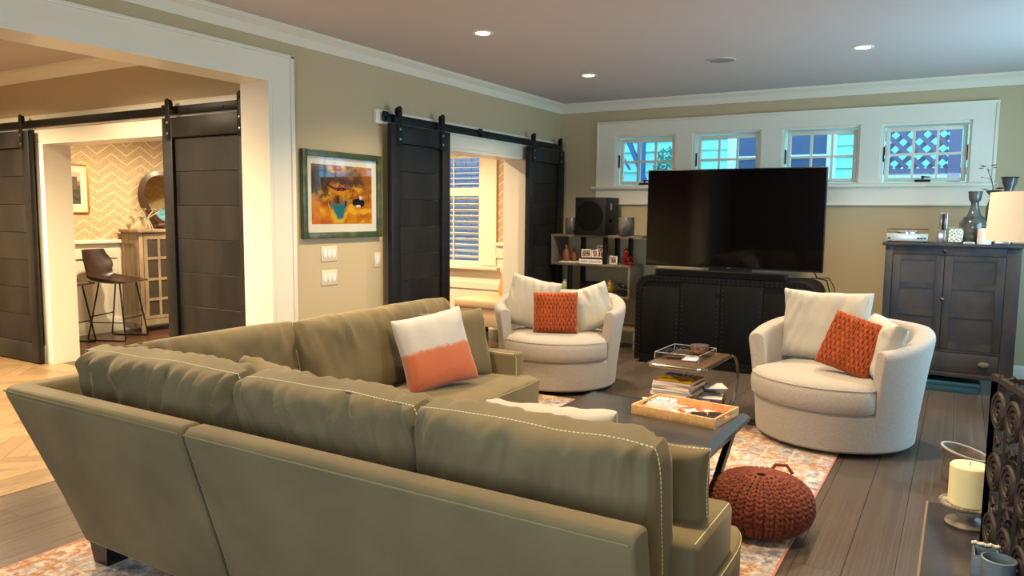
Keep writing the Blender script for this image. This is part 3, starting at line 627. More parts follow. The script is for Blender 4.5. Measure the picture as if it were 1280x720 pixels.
def switch(label, y0, y1, z0, z1, k):
    t = thing('light_switch', label, 'light switch', (X0, (y0+y1)/2, z0))
    b = B(); box(b, X0, X0+.006, y0, y1, z0, z1, .002); obj('plate', b, M_plate, t)
    for i in range(k):
        c = y0+(i+.5)*(y1-y0)/k; c = (y0+y1)/2+(i-(k-1)/2)*.046
        b = B(); box(b, X0+.004, X0+.010, c-.016, c+.016, z0+.026, z1-.026, .002); obj('rocker', b, M_white, t)
switch('three-gang switch plate just under the abstract painting', 4.083, 4.248, 1.077, 1.190, 3)
switch('lower of the two three-gang switch plates under the abstract painting', 4.083, 4.248, .896, 1.011, 3)
switch('single light switch close to the barn door', 4.672, 4.750, 1.003, 1.122, 1)

# ============================================================ RUG
t = thing('area_rug', 'faded patterned rug in rust, cream and grey under the sofa', 'rug', (-1.9, 3.0, 0))
b = B(); box(b, -3.23, -.575, .75, 5.22, 0, .009, .002); obj('pile', b, M_rug, t)
b = B(); box(b, -.575, -.565, .75, 5.22, 0, .008); box(b, -3.24, -3.23, .75, 5.22, 0, .008); box(b, -3.24, -.565, 5.22, 5.23, 0, .008); obj('binding', b, mat('rug_binding', C(176, 110, 92), .9), t)
RZ = .009

# ============================================================ SOFA
sofa = thing('sectional_sofa', 'large olive velvet L-shaped sectional sofa with loose back cushions and contrast stitching', 'sofa', (-2.4, 2.2, 0))
PROF = [(-.11, .10), (0, .10), (.055, .30), (.182, .715), (.186, .735), (.178, .752), (.160, .760), (.115, .760), (.100, .752), (.092, .735), (-.02, .30)]
XC, YC = -3.0, 1.66
def runX(x0, x1, mitre0=False):
    """back frame along X; outward is -y"""
    R_ = []
    for k, x in enumerate((x0, x1)):
        R_.append([((XC-o if (k == 0 and mitre0) else x), YC-o, z) for o, z in PROF])
    return R_
b = B(); rings(b, runX(-2.085, -.565)); obj('back_frame', b, M_velvet, sofa, bevel=.012, ang=.7)
b = B(); R_ = [[(-2.105, YC-o, z) for o, z in PROF], [(XC-o, YC-o, z) for o, z in PROF], [(XC-o, 2.62, z) for o, z in PROF]]; rings(b, R_); obj('back_frame', b, M_velvet, sofa, bevel=.012, ang=.7)
b = B(); rings(b, [[(XC-o, 2.64, z) for o, z in PROF], [(XC-o, 3.99, z) for o, z in PROF]]); obj('back_frame', b, M_velvet, sofa, bevel=.012, ang=.7)
# piping on the outer top edge
b = B(); tube(b, [(-.575, YC-.187, .738), (-2.08, YC-.187, .738)], .0028, 6); tube(b, [(-2.11, YC-.187, .738), (XC-.187, YC-.187, .738), (XC-.187, 3.98, .738)], .0028, 6); obj('piping', b, mat('olive_piping', C(116, 104, 72), .8), sofa)
# seat platforms
for x0, x1, y0, y1 in ((-2.085, -.54, 1.72, 2.40), (-2.99, -2.105, 1.72, 2.62), (-2.99, -2.19, 2.64, 3.96)):
    b = B(); box(b, x0, x1, y0, y1, .09, .28, .012); obj('seat_platform', b, M_velvet, sofa)
def seat_cushion(x0, x1, y0, y1, z0, z1, seed):
    bm, seam = pillow_bm(x1-x0, y1-y0, .07, 40, edge=z1-z0-.06, pinch=0, corner=.06, wr=.004, seed=seed)
    bmesh.ops.rotate(bm, cent=(0, 0, 0), matrix=Matrix.Rotation(-PI/2, 3, 'X'), verts=bm.verts)      # z->y, y->-z
    bmesh.ops.translate(bm, vec=((x0+x1)/2, y0, (z0+z1)/2), verts=bm.verts)
    rot = Matrix.Rotation(-PI/2, 3, 'X'); tr = Vector(((x0+x1)/2, y0, (z0+z1)/2))
    return bm, {s: [rot @ p+tr for p in seam[s]] for s in seam}
for i, (x0, x1, y0, y1) in enumerate(((-2.09, -.52, 1.74, 2.41), (-2.95, -2.13, 1.74, 2.62), (-2.95, -2.13, 2.63, 4.0))):
    bm, seam = seat_cushion(x0, x1, y0, y1, .275, .475, i*3+1)
    sc = obj('seat_cushion', bm, M_velvet, sofa, ang=1.2)
    up = max(seam, key=lambda s: seam[s][0].z)
    obj('stitching', stitches([p+Vector((0, 0, .001)) for p in seam[up]], .014, .008, .0014), M_thread, sc)
# arms
for x0, x1, y0, y1 in ((-.655, -.535, 1.84, 2.21), (-2.95, -2.27, 3.87, 3.98)):
    b = B(); box(b, x0, x1, y0, y1, .10, .605, .022, 3); a_ = obj('arm', b, M_velvet, sofa)
    b = B(); pts = [(x1-.010, y0+.02, .601), (x1-.010, y1-.02, .601)] if y1-y0 > .3 else [(x0+.03, y0+.01, .601), (x1-.02, y0+.01, .601), (x1+.0005, y0+.01, .58), (x1+.0005, y0+.01, .3)]
    tube(b, pts, .0014, 6); obj('piping', b, M_thread, a_)
for x, y in ((-2.99, 1.67), (-.68, 1.67), (-2.16, 1.67), (-2.99, 3.9), (-2.3, 3.9), (-.68, 2.25), (-2.2, 2.5), (-2.2, 1.67)):
    b = B(); rings(b, [[(x, y, .1), (x+.12, y, .1), (x+.12, y+.12, .1), (x, y+.12, .1)], [(x+.012, y+.01, RZ), (x+.10, y+.01, RZ), (x+.10, y+.10, RZ), (x+.012, y+.10, RZ)]]); obj('leg', b, M_leg, sofa)
def cushion(name, par, M_, w_, h_, t_, loc, rz, rx=0, ry=0, edge=.1, seed=0, pinch=.02, corner=.055, wr=.012, n=26, st=(1,), label=None, flop=0):
    """box back cushion; loc = bottom centre; local +y = back side"""
    bm, seam = pillow_bm(w_, h_, t_, n, edge=edge, pinch=pinch, corner=corner, wr=wr, seed=seed, flop=flop)
    Mx = Matrix.Translation(loc) @ Matrix.Rotation(rz, 4, 'Z') @ Matrix.Rotation(rx, 4, 'X') @ Matrix.Rotation(ry, 4, 'Y')
    bmesh.ops.transform(bm, matrix=Mx, verts=bm.verts)
    o = obj(name, bm, M_, par, ang=1.3, label=label)
    if st:
        for s in st:
            obj('stitching', stitches([Mx @ (p+Vector((0, s*.0015, 0))) for p in seam[s]], .0125, .008, .0015), M_thread, o)
    return o
SZ = .46
# near run, seen from behind (rz=pi: local +y -> -y)
cushion('back_cushion', sofa, M_velvet, .94, .44, .17, (-2.60, 1.83, SZ), PI+.03, rx=-.17, edge=.045, seed=1, wr=.034, n=90)
cushion('back_cushion', sofa, M_velvet, .77, .44, .17, (-1.73, 1.83, SZ), PI, rx=-.17, edge=.045, seed=5, wr=.030, n=80)
cushion('back_cushion', sofa, M_velvet, .76, .44, .17, (-.975, 1.82, SZ), PI, rx=-.14, edge=.055, seed=9, wr=.024, n=80)
# far run (facing +x: local +y -> -x => rz=pi/2)
cushion('back_cushion', sofa, M_velvet, .92, .45, .16, (-2.84, 2.24, SZ), PI/2, rx=-.16, edge=.03, seed=12, wr=.020, n=50, st=False)
cushion('back_cushion', sofa, M_velvet, .80, .46, .20, (-2.74, 3.02, SZ), PI/2, rx=-.26, edge=.03, seed=15, wr=.018, n=50, st=(-1,))
cushion('back_cushion', sofa, M_velvet, .66, .46, .18, (-2.78, 3.62, SZ), PI/2, rx=-.22, edge=.03, seed=18, wr=.018, n=50, st=(-1,))
def pillow(name, label, cat, M_, w_, h_, t_, loc, rz, rx=0, ry=0, seed=0, wr=.008, group=None, disp=None, n=30, pinch=.06, st=False, flop=0):
    t = thing(name, label, cat, loc, rz, group, rx, ry)
    bm, seam = pillow_bm(w_, h_, t_, n, 0, pinch, .0, wr, seed, disp, flop)
    # euler XYZ: Rz*Ry*Rx
    c = obj('cover', bm, M_, t, local=True, ang=1.3)
    if st:
        b = stitches(seam[1], .0125, .008, .0016); obj('stitching', b, M_thread, t, local=True)
    return t, seam
pillow('throw_pillow', 'olive velvet throw pillow peeking between the rear sofa back cushions', 'pillow', M_velvet, .42, .40, .14, (-2.30, 2.1, SZ+.0), PI-.25, rx=-.2, seed=21, wr=.012)
pillow('throw_pillow', 'olive velvet throw pillow tucked against the near sofa arm', 'pillow', M_velvet, .45, .345, .13, (-.775, 2.07, SZ), PI-.06, rx=-.10, ry=.02, seed=23, wr=.010, st=True)
pillow('throw_pillow', 'olive velvet throw pillow at the far sofa arm behind the orange and white pillow', 'pillow', M_velvet, .46, .42, .14, (-2.50, 3.64, SZ), PI/2-.30, rx=-.28, seed=25, wr=.010)
t, seam = pillow('throw_pillow', 'cream throw pillow lying against the front of the nearest sofa cushion', 'pillow', M_creamp, .46, .37, .15, (-1.09, 2.16, SZ+.015), PI+.05, rx=-.18, ry=.04, seed=27, wr=.012)
# two-tone pillow
def duo():
    m = bpy.data.materials.new('white_and_orange_dip'); m.use_nodes = True; nt = m.node_tree; N = nt.nodes; L = nt.links; p = N['Principled BSDF']; p.inputs['Roughness'].default_value = .95; p.inputs['Sheen Weight'].default_value = .3
    tc = N.new('ShaderNodeTexCoord'); s = N.new('ShaderNodeSeparateXYZ'); L.new(tc.outputs['Object'], s.inputs[0]); no = N.new('ShaderNodeTexNoise'); no.inputs['Scale'].default_value = 30; L.new(tc.outputs['Object'], no.inputs['Vector'])
    ad = N.new('ShaderNodeMath'); ad.operation = 'MULTIPLY_ADD'; ad.inputs[1].default_value = .03; L.new(no.outputs[0], ad.inputs[0]); L.new(s.outputs[2], ad.inputs[2])
    cr = N.new('ShaderNodeValToRGB'); e = cr.color_ramp; e.elements[0].position = .15; e.elements[0].color = C(176, 92, 56); e.elements[1].position = .46*1; e.elements[1].color = C(182, 175, 166)
    x = e.elements.new(.225); x.color = C(178, 98, 64); x = e.elements.new(.235); x.color = C(186, 120, 92); x = e.elements.new(.25); x.color = C(182, 175, 166)
    L.new(ad.outputs[0], cr.inputs[0]); L.new(cr.outputs[0], p.inputs['Base Color'])
    n2 = N.new('ShaderNodeTexNoise'); n2.inputs['Scale'].default_value = 150; L.new(tc.outputs['Object'], n2.inputs['Vector']); b = N.new('ShaderNodeBump'); b.inputs['Strength'].default_value = .5; b.inputs['Distance'].default_value = .004; L.new(n2.outputs[0], b.inputs['Height']); L.new(b.outputs[0], p.inputs['Normal'])
    return m
pillow('throw_pillow', 'square throw pillow, white above and burnt orange below, on the sofa', 'pillow', duo(), .43, .43, .15, (-2.42, 3.36, SZ+.02), PI/2-.45, rx=-.32, ry=-.14, seed=31, wr=.008)

# ============================================================ SWIVEL CHAIRS
def swivel(label, loc, facing):
    """local: opening faces -y"""
    t = thing('swivel_chair', label, 'armchair', loc, facing+PI/2, 'cream barrel swivel chairs')
    n_ = 56; half = math.radians(57)
    b = B(); R_ = []
    for i in range(n_+1):
        a = half+(2*PI-2*half)*i/n_; d = min(a, 2*PI-a)-half             # distance from tip
        rim = .665+.095*sm(0, 1.3, d); rt = .555+.01*sm(0, 1, d); th = .10+.03*sm(0, .9, d)
        ro = lambda z: .478+(rt-.478)*(z/rim)**1.2
        pr = [(.478, .04), (ro(.25), .25), (ro(.5), .5), (rt-.004, rim-.05), (rt-.006, rim-.02), (rt-.024, rim-.003), (rt-th/2, rim+.004), (rt-th+.02, rim-.003), (rt-th+.004, rim-.02), (rt-th-.0, rim-.05), (rt-th-.02, .45), (rt-th-.03, .25), (.36, .04)]
        phi = -PI/2+a
        sh = .0
        R_.append([(r*math.cos(phi), r*math.sin(phi), z) for r, z in pr])
    rings(b, R_); obj('shell', b, M_cream, t, local=True, ang=.9, bevel=.018)
    b = B(); lathe(b, (0, 0, 0), [(.30, .035), (.470, .035), (.484, .05), (.492, .15), (.498, .255), (.485, .275), (.1, .275)], 64); obj('base', b, M_cream, t, local=True)
    b = B(); lathe(b, (0, 0, 0), [(.28, .0095), (.30, .012), (.30, .04), (.1, .04)], 40); obj('swivel_plinth', b, M_leg, t, local=True)
    b = B(); R_ = []
    def rad(a):
        f = sm(math.radians(72), math.radians(48), abs((a+PI) % (2*PI)-PI)); return .425+.105*f
    for k, (s, z) in enumerate([(0.02, .275), (.93, .275), (.985, .29), (1.0, .33), (1.0, .385), (.985, .425), (.94, .45), (.8, .468), (.5, .476), (.02, .48)]):
        R_.append([(rad(a)*s*math.sin(a)*1.0, -rad(a)*s*math.cos(a), z+(.004*nz(math.cos(a)*3, math.sin(a)*3, k))) for a in [2*PI*i/72 for i in range(72)]])
    rings(b, R_); c = obj('seat_cushion', b, M_cream, t, local=True, ang=1.2)
    b = B(); tube(b, [(rad(a)*.987*math.sin(a), -rad(a)*.987*math.cos(a), .426) for a in [math.radians(-64+128*i/30) for i in range(31)]], .003, 6); obj('piping', b, M_cream, c, local=True)
    return t
swivel('cream barrel swivel chair on the right, in front of the dark cupboard', (-.655, 5.27, 0), math.radians(248))
swivel('cream barrel swivel chair on the left, in front of the shelf unit', (-2.90, 5.68, 0), math.radians(292))
def knot(x, z):
    # smocked rows of loops
    r = z/.034; row = math.floor(r); f = r-row; u = x/.030+(.5 if row % 2 else 0); g = u-math.floor(u)
    d = abs(g-.5)*2; v = abs(f-.5)*2
    return .016*(1-abs(d-(.25+.5*f)))**2-.010*(1 if (d < .25 and f > .5) else 0)
CZS = .462
LF, RF = math.radians(292)+PI/2, math.radians(248)+PI/2
pillow('lumbar_pillow', 'rust smocked throw pillow in the left swivel chair', 'pillow', M_rust, .37, .34, .10, (-2.82, 5.45, CZS+.012), LF-.02, rx=-.22, ry=-.03, seed=41, wr=.006, disp=knot, n=110, pinch=.03)
pillow('lumbar_pillow', 'rust smocked throw pillow in the right swivel chair', 'pillow', M_rust, .34, .36, .10, (-.60, 5.03, CZS+.03), RF+.1, rx=-.36, ry=.24, seed=43, wr=.006, disp=knot, n=110, pinch=.03)
pillow('chair_pillow', 'cream pillow at the left side of the left swivel chair', 'pillow', M_creamp, .44, .44, .16, (-3.15, 5.53, CZS+.015), LF-.10, rx=-.22, ry=.20, seed=45, wr=.026, n=50)
pillow('chair_pillow', 'cream pillow at the right side of the left swivel chair', 'pillow', M_creamp, .42, .38, .16, (-2.60, 5.76, CZS+.015), LF+.35, rx=-.25, ry=-.28, seed=47, wr=.026, n=50)
pillow('chair_pillow', 'large cream pillow standing upright in the right swivel chair', 'pillow', M_creamp, .57, .48, .16, (-.76, 5.44, CZS+.01), RF+.30, rx=-.12, seed=49, wr=.026, n=50)
pillow('chair_pillow', 'cream pillow against the inner right arm of the right swivel chair', 'pillow', M_creamp, .42, .36, .14, (-.45, 5.14, CZS+.01), math.radians(203)+PI/2, rx=-.30, ry=.05, seed=51, wr=.026, n=50)

# ============================================================ COFFEE TABLE
ct = thing('coffee_table', 'dark slate-topped coffee table with angled black metal legs', 'coffee table', (-1.36, 3.3, RZ))
b = B(); box(b, -1.80, -.936, 2.62, 3.98, .385, .412, .003); obj('tabletop', b, M_slate, ct)
b = B(); rings(b, [[(-.935, y, .4145), (-.899, y, .396), (-.899, y, .374), (-.935, y, .374)] for y in (2.62, 3.985)]); box(b, -1.806, -1.799, 2.62, 3.985, .374, .414, .002); box(b, -1.80, -.925, 3.98, 3.987, .374, .414); obj('edge_band', b, M_edge, ct)
for y0, y1 in ((3.90, 3.72), (3.72, 3.90)): pass
for x in (-.96, -1.74):
    for ya, yb in ((3.92, 3.40), (2.68, 3.12)):
        b = B(); bar(b, (x, ya, .375), (x, yb, RZ+.015), .03, .045); obj('leg', b, M_iron, ct)
    b = B(); box(b, x-.015, x+.015, 3.05, 3.47, RZ, RZ+.03); obj('foot_bar', b, M_iron, ct)
b = B(); box(b, -1.74, -.96, 3.24, 3.28, RZ+.005, RZ+.03); obj('stretcher', b, M_iron, ct)
# tray and content
TZ = .4125
tr = thing('serving_tray', 'light wood tray with orange petal print and cut-out handles on the coffee table', 'tray', (-1.185, 3.775, TZ), -.12)
def L3(a): return a
TW, TD = .46, .31
b = B(); box(b, -TW/2, TW/2, -TD/2, TD/2, 0, .008); obj('bottom', b, M_ltwood, tr, local=True)
def tp(u, v):
    gx, gy = u*6, v*4; i, j = int(gx), int(gy); fx, fy = gx-i-.5, gy-j-.5; s = 1 if (i+j) % 2 else -1
    a, c = (fx+s*fy)*.707, (fx-s*fy)*.707
    ins = (abs(a)/.62)**2+(abs(c)/.27)**2 < 1
    return (cc(226, 74, 34) if (i+j) % 3 else cc(226, 96, 84)) if ins else cc(240, 232, 222)
print_bm(tp, 1, 1, 96, 64, 'print', tr, lambda u, v: WM[tr.name] @ Vector((-TW/2+.01+(TW-.02)*u, -TD/2+.01+(TD-.02)*v, .0087)), M_vcg)
for a in ((-TW/2, TW/2, -TD/2, -TD/2+.012), (-TW/2, TW/2, TD/2-.012, TD/2)):
    b = B(); box(b, *a, 0, .05, .002); obj('side', b, M_ltwood, tr, local=True)
for x in (-TW/2, TW/2-.012):
    b = B(); y0, y1 = -TD/2+.012, TD/2-.012; box(b, x, x+.012, y0, -.045, 0, .05); box(b, x, x+.012, .045, y1, 0, .05); box(b, x, x+.012, -.045, .045, 0, .022); box(b, x, x+.012, -.045, .045, .040, .05); obj('side', b, M_ltwood, tr, local=True)
def on_tray(x, y, z): return WM[tr.name] @ Vector((x, y, z))
def bwp(u, v): return cc(30, 30, 32) if math.sin(u*38+3*nz(u*8, v*8))*math.sin(v*30+3*nz(v*9, u*9, 4)) > .05 else cc(226, 226, 222)
for k in range(2):
    p = on_tray(-.14, .02, .009+k*.021); t = thing('card_box', ['white card box under the patterned one, in the tray', 'black and white patterned card box on top, in the tray'][k], 'box', p, -.18+k*.1)
    b = B(); box(b, -.055, .055, -.075, .075, 0, .020, .002); obj('body', b, M_paper, t, local=True)
    if k: print_bm(bwp, 1, 1, 40, 50, 'lid_print', t, lambda u, v: WM[t.name] @ Vector((-.054+.108*u, -.074+.148*v, .0205)), M_vc)
for k, (x, y, r, lb) in enumerate(((.095, -.035, .35, 'black phone case, left one of two lying in the tray'), (.165, .015, .2, 'black folding case, right one of two lying in the tray'))):
    p = on_tray(x, y, .009); t = thing('black_case', lb, 'case', p, r)
    b = B(); box(b, -.04, .04, -.055, .055, 0, .018, .005); obj('body', b, M_blk, t, local=True)
    b = B(); box(b, -.041, .041, -.004, .004, .002, .0192, .001); obj('seam_band', b, M_iron, t, local=True)

# ============================================================ SIDE TABLE
sd = thing('side_table', 'low steel and wood side table with one rounded tubular end', 'side table', (-1.63, 5.3, RZ), -.03)
TT = .425
b = B(); box(b, -.20, .20, -.34, .30, TT-RZ-.022, TT-RZ, .01); obj('top', b, mat('walnut_top', C(92, 70, 54), .35, var=(5, C(72, 54, 42), .35, .65), stretch=(5, .8, 5)), sd, local=True)
for sx in (-1, 1):
    x = sx*.205; pts = [(x, -.27, TT-RZ-.018)]+[(x, .30, TT-RZ-.018)]+arc((x, .30, .215), .187, PI/2, -PI/2, 14, 'yz')+[(x, -.36, .028)]
    b = B(); tube(b, pts, .011, 10); obj('side_tube', b, M_chrome, sd, local=True)
b = B(); tube(b, arc((-.14, -.28, TT-RZ-.018), .065, PI, 1.5*PI, 6, 'xy')+arc((.14, -.28, TT-RZ-.018), .065, 1.5*PI, 2*PI, 6, 'xy'), .014, 10); obj('front_tube', b, M_chrome, sd, local=True)
b = B(); box(b, -.20, .20, -.34, .22, .14, .155, .004); obj('shelf', b, M_greyw, sd, local=True)
for sx in (-1, 1):
    b = B(); bar(b, (sx*.19, -.30, .03), (sx*.19, -.30, .145), .015); bar(b, (sx*.19, .2, .03), (sx*.19, .2, .145), .015); obj('shelf_support', b, M_chrome, sd, local=True)
b = B(); R_ = [[(x, -.36+.03*math.cos(a), .14+.03*math.sin(a)) for a in [2*PI*i/16 for i in range(16)]] for x in (-.21, .21)]; rings(b, R_); obj('rolled_end', b, M_brass, sd, local=True)
SHZ = RZ+.155
cols = [(228, 224, 214), (208, 200, 186), (222, 214, 200), (196, 188, 176), (230, 228, 222), (214, 204, 186), (226, 220, 210), (200, 196, 190)]
z = SHZ
for k in range(8):
    th = .012+.006*(k % 3); a = .1*math.sin(k*2.3)
    t = thing('magazine', ['magazine at the very bottom of the pile on the side table shelf', 'cream magazine second from the bottom of the shelf pile', 'magazine third from the bottom of the shelf pile', 'grey-edged magazine fourth from the bottom of the shelf pile', 'white magazine fifth from the bottom of the shelf pile', 'tan-edged magazine third from the top of the shelf pile', 'pale magazine just under the colourful one', 'colourful yellow, red and blue magazine on top of the shelf pile'][k], 'magazine', (-1.665+.01*math.sin(k*3), 5.12, z), a)
    b = B(); box(b, -.135, .135, -.15, .15, .0006, th-.0014, .001, 1); obj('pages', b, mat('paper_%d' % k, C(*cols[k]), .8), t, local=True)
    cover = mat('cover_%d' % k, C(*[(160, 60, 50), (90, 100, 110), (190, 180, 160), (120, 110, 96), (60, 70, 84), (170, 150, 120), (210, 204, 196), (196, 40, 48)][k]), .3)
    b = B(); box(b, -.137, .137, -.152, .152, 0, .0007); box(b, -.137, .137, -.152, .152, th-.0013, th-.0003); obj('cover', b, cover, t, local=True)
    if k == 7:
        def mg(u, v):
            if v > .72: return cc(40, 90, 170) if u < .45 else cc(214, 60, 50) if (int(u*14) % 2) else cc(238, 236, 230)
            return cc(236, 204, 50) if nz(u*5, v*5, 2) > -.1 else cc(196, 90, 60)
        print_bm(mg, 1, 1, 28, 32, 'cover_print', t, lambda u, v: WM[t.name] @ Vector((-.135+.27*u, -.15+.3*v, th+.0002)), M_vcg)
    z += th
for k in range(2):
    t = thing('folded_leaflet', ['blue and white leaflet fanned out beside the magazine pile', 'purple leaflet slipped low at the shelf edge'][k], 'leaflet', (-1.49, 5.30-.06*k, SHZ+(.06 if k == 0 else .0)), .5-.3*k, None, 0, .0)
    b = B(); box(b, -.06, .10, -.10, .10, 0, .006, .001, 1); obj('sheet', b, [mat('leaflet_blue', C(60, 90, 150), .4), mat('leaflet_purple', C(90, 70, 140), .4)][k], t, local=True)
    b = B(); box(b, -.05, .11, -.09, .09, .007, .010); obj('inner_sheet', b, M_paper, t, local=True)
if True:
    t = thing('acrylic_tray', 'clear acrylic tray on the steel and wood side table', 'tray', (-1.67, 5.30, TT), -.03)
    b = B()
    box(b, -.16, .16, -.2, .2, 0, .005)
    for a in ((-.16, .16, -.2, -.195), (-.16, .16, .195, .2), (-.16, -.155, -.195, .195), (.155, .16, -.195, .195)): box(b, *a, .005, .05)
    obj('body', b, M_acr, t, local=True)
    b = B()
    tube(b, [(-.16, -.2, .05), (.16, -.2, .05), (.16, .2, .05), (-.16, .2, .05)], .0018, 5, True)
    for sx in (-1, 1):
        for sy in (-1, 1): tube(b, [(sx*.16, sy*.2, 0), (sx*.16, sy*.2, .05)], .0018, 5)
    obj('polished_rim', b, mat('acrylic_edge', C(200, 204, 206), .15), t, local=True)
    t = thing('ceramic_bowl', 'small fluted brown bowl with a blue rim on its saucer in the acrylic tray', 'bowl', (-1.60, 5.40, TT+.006))
    c = (-1.60, 5.40, TT+.006)
    b = B(); lathe(b, c, [(.03, 0), (.075, .008), (.08, .012), (.03, .006)], 28); obj('saucer', b, M_brass, t)
    b = B(); R_ = []
    for r, z in [(.032, .012), (.05, .02), (.062, .045), (.065, .07), (.061, .07), (.056, .045), (.02, .022)]:
        R_.append([(c[0]+r*(1+.03*math.cos(20*a))*math.cos(a), c[1]+r*(1+.03*math.cos(20*a))*math.sin(a), c[2]+z) for a in [2*PI*i/80 for i in range(80)]])
    rings(b, R_); obj('bowl', b, mat('fluted_brown', C(150, 112, 88), .35, var=(30, C(96, 72, 60), .4, .6)), t)
    b = B(); lathe(b, c, [(.0655, .066), (.0665, .073), (.060, .073), (.0605, .066)], 40, False, False); obj('rim', b, mat('blue_rim', C(70, 90, 110), .3), t)
    t = thing('small_box', 'small dark lacquer box lying in the acrylic tray', 'box', (-1.72, 5.18, TT+.006), .3)
    b = B(); box(b, -.055, .055, -.025, .025, 0, .018, .003); obj('body', b, mat('lacquer', C(54, 30, 26), .3), t, local=True)
    b = B(); box(b, -.056, .056, -.026, .026, .011, .013); obj('lid_seam', b, M_brass, t, local=True)
    t = thing('notecard', 'pale printed card lying in the acrylic tray', 'card', (-1.60, 5.20, TT+.006), .1)
    b = B(); box(b, -.05, .05, -.075, .075, 0, .004, .001, 1); obj('card', b, mat('card_violet', C(190, 188, 206), .5), t, local=True)
    b = B(); box(b, -.04, .04, .03, .05, .0042, .0046); obj('printed_band', b, mat('card_band', C(120, 120, 150), .5), t, local=True)

# ============================================================ POUF
PC = (-.725, 3.49, RZ+.001); PR, PH = .222, .25
pf = thing('knitted_pouf', 'round rust knitted cord pouf on the rug edge', 'pouf', PC)
def psurf(a, t_, off=0):    # t_ 0 bottom .. PI top
    s = math.sin(t_); r = (PR+off)*abs(s)**.8; z = PH/2-(PH/2+off)*math.copysign(abs(math.cos(t_))**.85, math.cos(t_))
    return Vector((PC[0]+r*math.cos(a), PC[1]+r*math.sin(a), PC[2]+max(z, .0)))
b = B(); rings(b, [[psurf(2*PI*i/48, PI*(j+.3)/20.6, -.012) for i in range(48)] for j in range(20)]); obj('body', b, M_pouf, pf)
b = B(); nc = 32; nr = 19
for c in range(nc):
    for r in range(nr):
        t0 = PI*(.10+.86*r/nr); t1 = PI*(.10+.86*(r+1.5)/nr)
        if math.sin((t0+t1)/2) < .25 and c % 2: continue
        for sgn in (-1, 1):
            a0 = 2*PI*c/nc; da = 2*PI/nc*(.5 if math.sin((t0+t1)/2) >= .25 else 1)
            pts = [psurf(a0+sgn*da*.06, t0, .0), psurf(a0+sgn*da*.35, t0*.6+t1*.4, .010), psurf(a0+sgn*da*.80, min(t1, PI*.99), .002)]
            rr = .0115*max(.55, math.sin((t0+t1)/2)); tube(b, pts, [rr*.7, rr, rr*.6], 5)
obj('knit_stitches', b, M_pouf, pf, kind='stuff', ang=1.5)
b = B(); hb = psurf(1.1, PI*.83, .01); tube(b, [hb+Vector((-.05, .0, -.01)), hb+Vector((-.03, .03, .02)), hb+Vector((.02, .04, .022)), hb+Vector((.05, .03, -.012))], .008, 8); obj('loop_handle', b, M_pouf, pf)

# ============================================================ TRUNK CONSOLE, TV
tk = thing('media_console', 'black leather studded media console with rounded corners under the television', 'cabinet', (-1.88, 7.25, 0))
KX0, KX1, KY0, KY1, KZ0, KZ1 = -2.72, -1.06, 6.98, 7.55, .03, .865
def rrect(x0, x1, z0, z1, r, n=6):
    o = []
    for cx, cz, a0, rr in ((x1-r, z1-r, 0, r), (x0+r, z1-r, PI/2, r), (x0+.01, z0+.01, PI, .01), (x1-.01, z0+.01, 1.5*PI, .01)):
        for i in range(n+1): a = a0+PI/2*i/n; o.append((cx+rr*math.cos(a), cz+rr*math.sin(a)))
    return o
b = B(); q = rrect(KX0, KX1, KZ0, KZ1, .13); rings(b, [[(x, y, z) for x, z in q] for y in (KY0, KY1)]); obj('body', b, M_black, tk, bevel=.006)
b = B(); q2 = rrect(KX0+.055, KX1-.055, KZ0+.06, KZ1-.05, .10)
vs = rings(b, [[(x, KY0-.008, z) for x, z in q], [(x, KY0-.008, z) for x, z in q2], [(x, KY0-.0, z) for x, z in q2]], True, False, False)
rings(b, [[(x, KY0-.008, z) for x, z in q], [(x, KY0, z) for x, z in q]], True, False, False); obj('leather_border', b, M_black, tk)
dx = (KX1-KX0-.11)/4
for k in range(4):
    b = B(); box(b, KX0+.058+dx*k+.002, KX0+.052+dx*(k+1), KY0-.006, KY0-.0, KZ0+.065, KZ1-.06-(.05 if k in (0, 3) else 0), .002); obj('door', b, M_black, tk)
b = B()
def stud(x, y, z):
    lathe_y = [(r, d) for r, d in ((.006, 0), (.0045, -.003), (.001, -.0042))]
    rings(b, [[(x+r*math.cos(a), y+d, z+r*math.sin(a)) for a in [2*PI*i/6 for i in range(6)]] for r, d in lathe_y], True, False, True)
for s in (.012, .043):
    qq = rrect(KX0+s, KX1-s, KZ0+s, KZ1-s, .13-s*.6)
    for p, _ in resample([(x, 0, z) for x, z in qq], .043): stud(p.x, KY0-.008, p.z)
for k in range(1, 4):
    for dd in (-.026, .026):
        zz = KZ0+.08
        while zz < KZ1-.07: stud(KX0+.055+dx*k+dd, KY0-.006, zz); zz += .043
for p, _ in resample([(x, 0, z) for x, z in q], .045):
    pass
obj('studs', b, M_stud, tk, kind='stuff')
b = B(); box(b, KX0+.04, KX1-.04, KY0+.03, KY1-.03, 0, KZ0+.005); obj('plinth', b, M_leg, tk)
b = B(); box(b, -1.925, -1.895, KY0-.016, KY0-.006, .70, .77, .003); obj('clasp', b, M_iron, tk)
tv = thing('television', 'large switched-off flat screen television on the black console', 'television', (-1.85, 7.2, KZ1))
TX0, TX1, TZ0, TZ1, TY = -2.675, -1.03, .955, 1.885, 7.10
b = B(); box(b, TX0, TX1, TY, TY+.025, TZ0, TZ1, .003); box(b, TX0+.2, TX1-.2, TY+.025, TY+.06, TZ0+.05, TZ0+.5, .01); obj('housing', b, M_bezel, tv)
b = B(); box(b, TX0+.009, TX1-.009, TY-.0015, TY, TZ0+.016, TZ1-.009); obj('screen', b, M_tv, tv)
b = B(); box(b, -2.05, -1.65, TY+.02, TY+.05, KZ1+.015, TZ0+.06); box(b, -2.15, -1.55, TY-.02, TY+.16, KZ1, KZ1+.015, .004); obj('stand', b, M_bezel, tv)
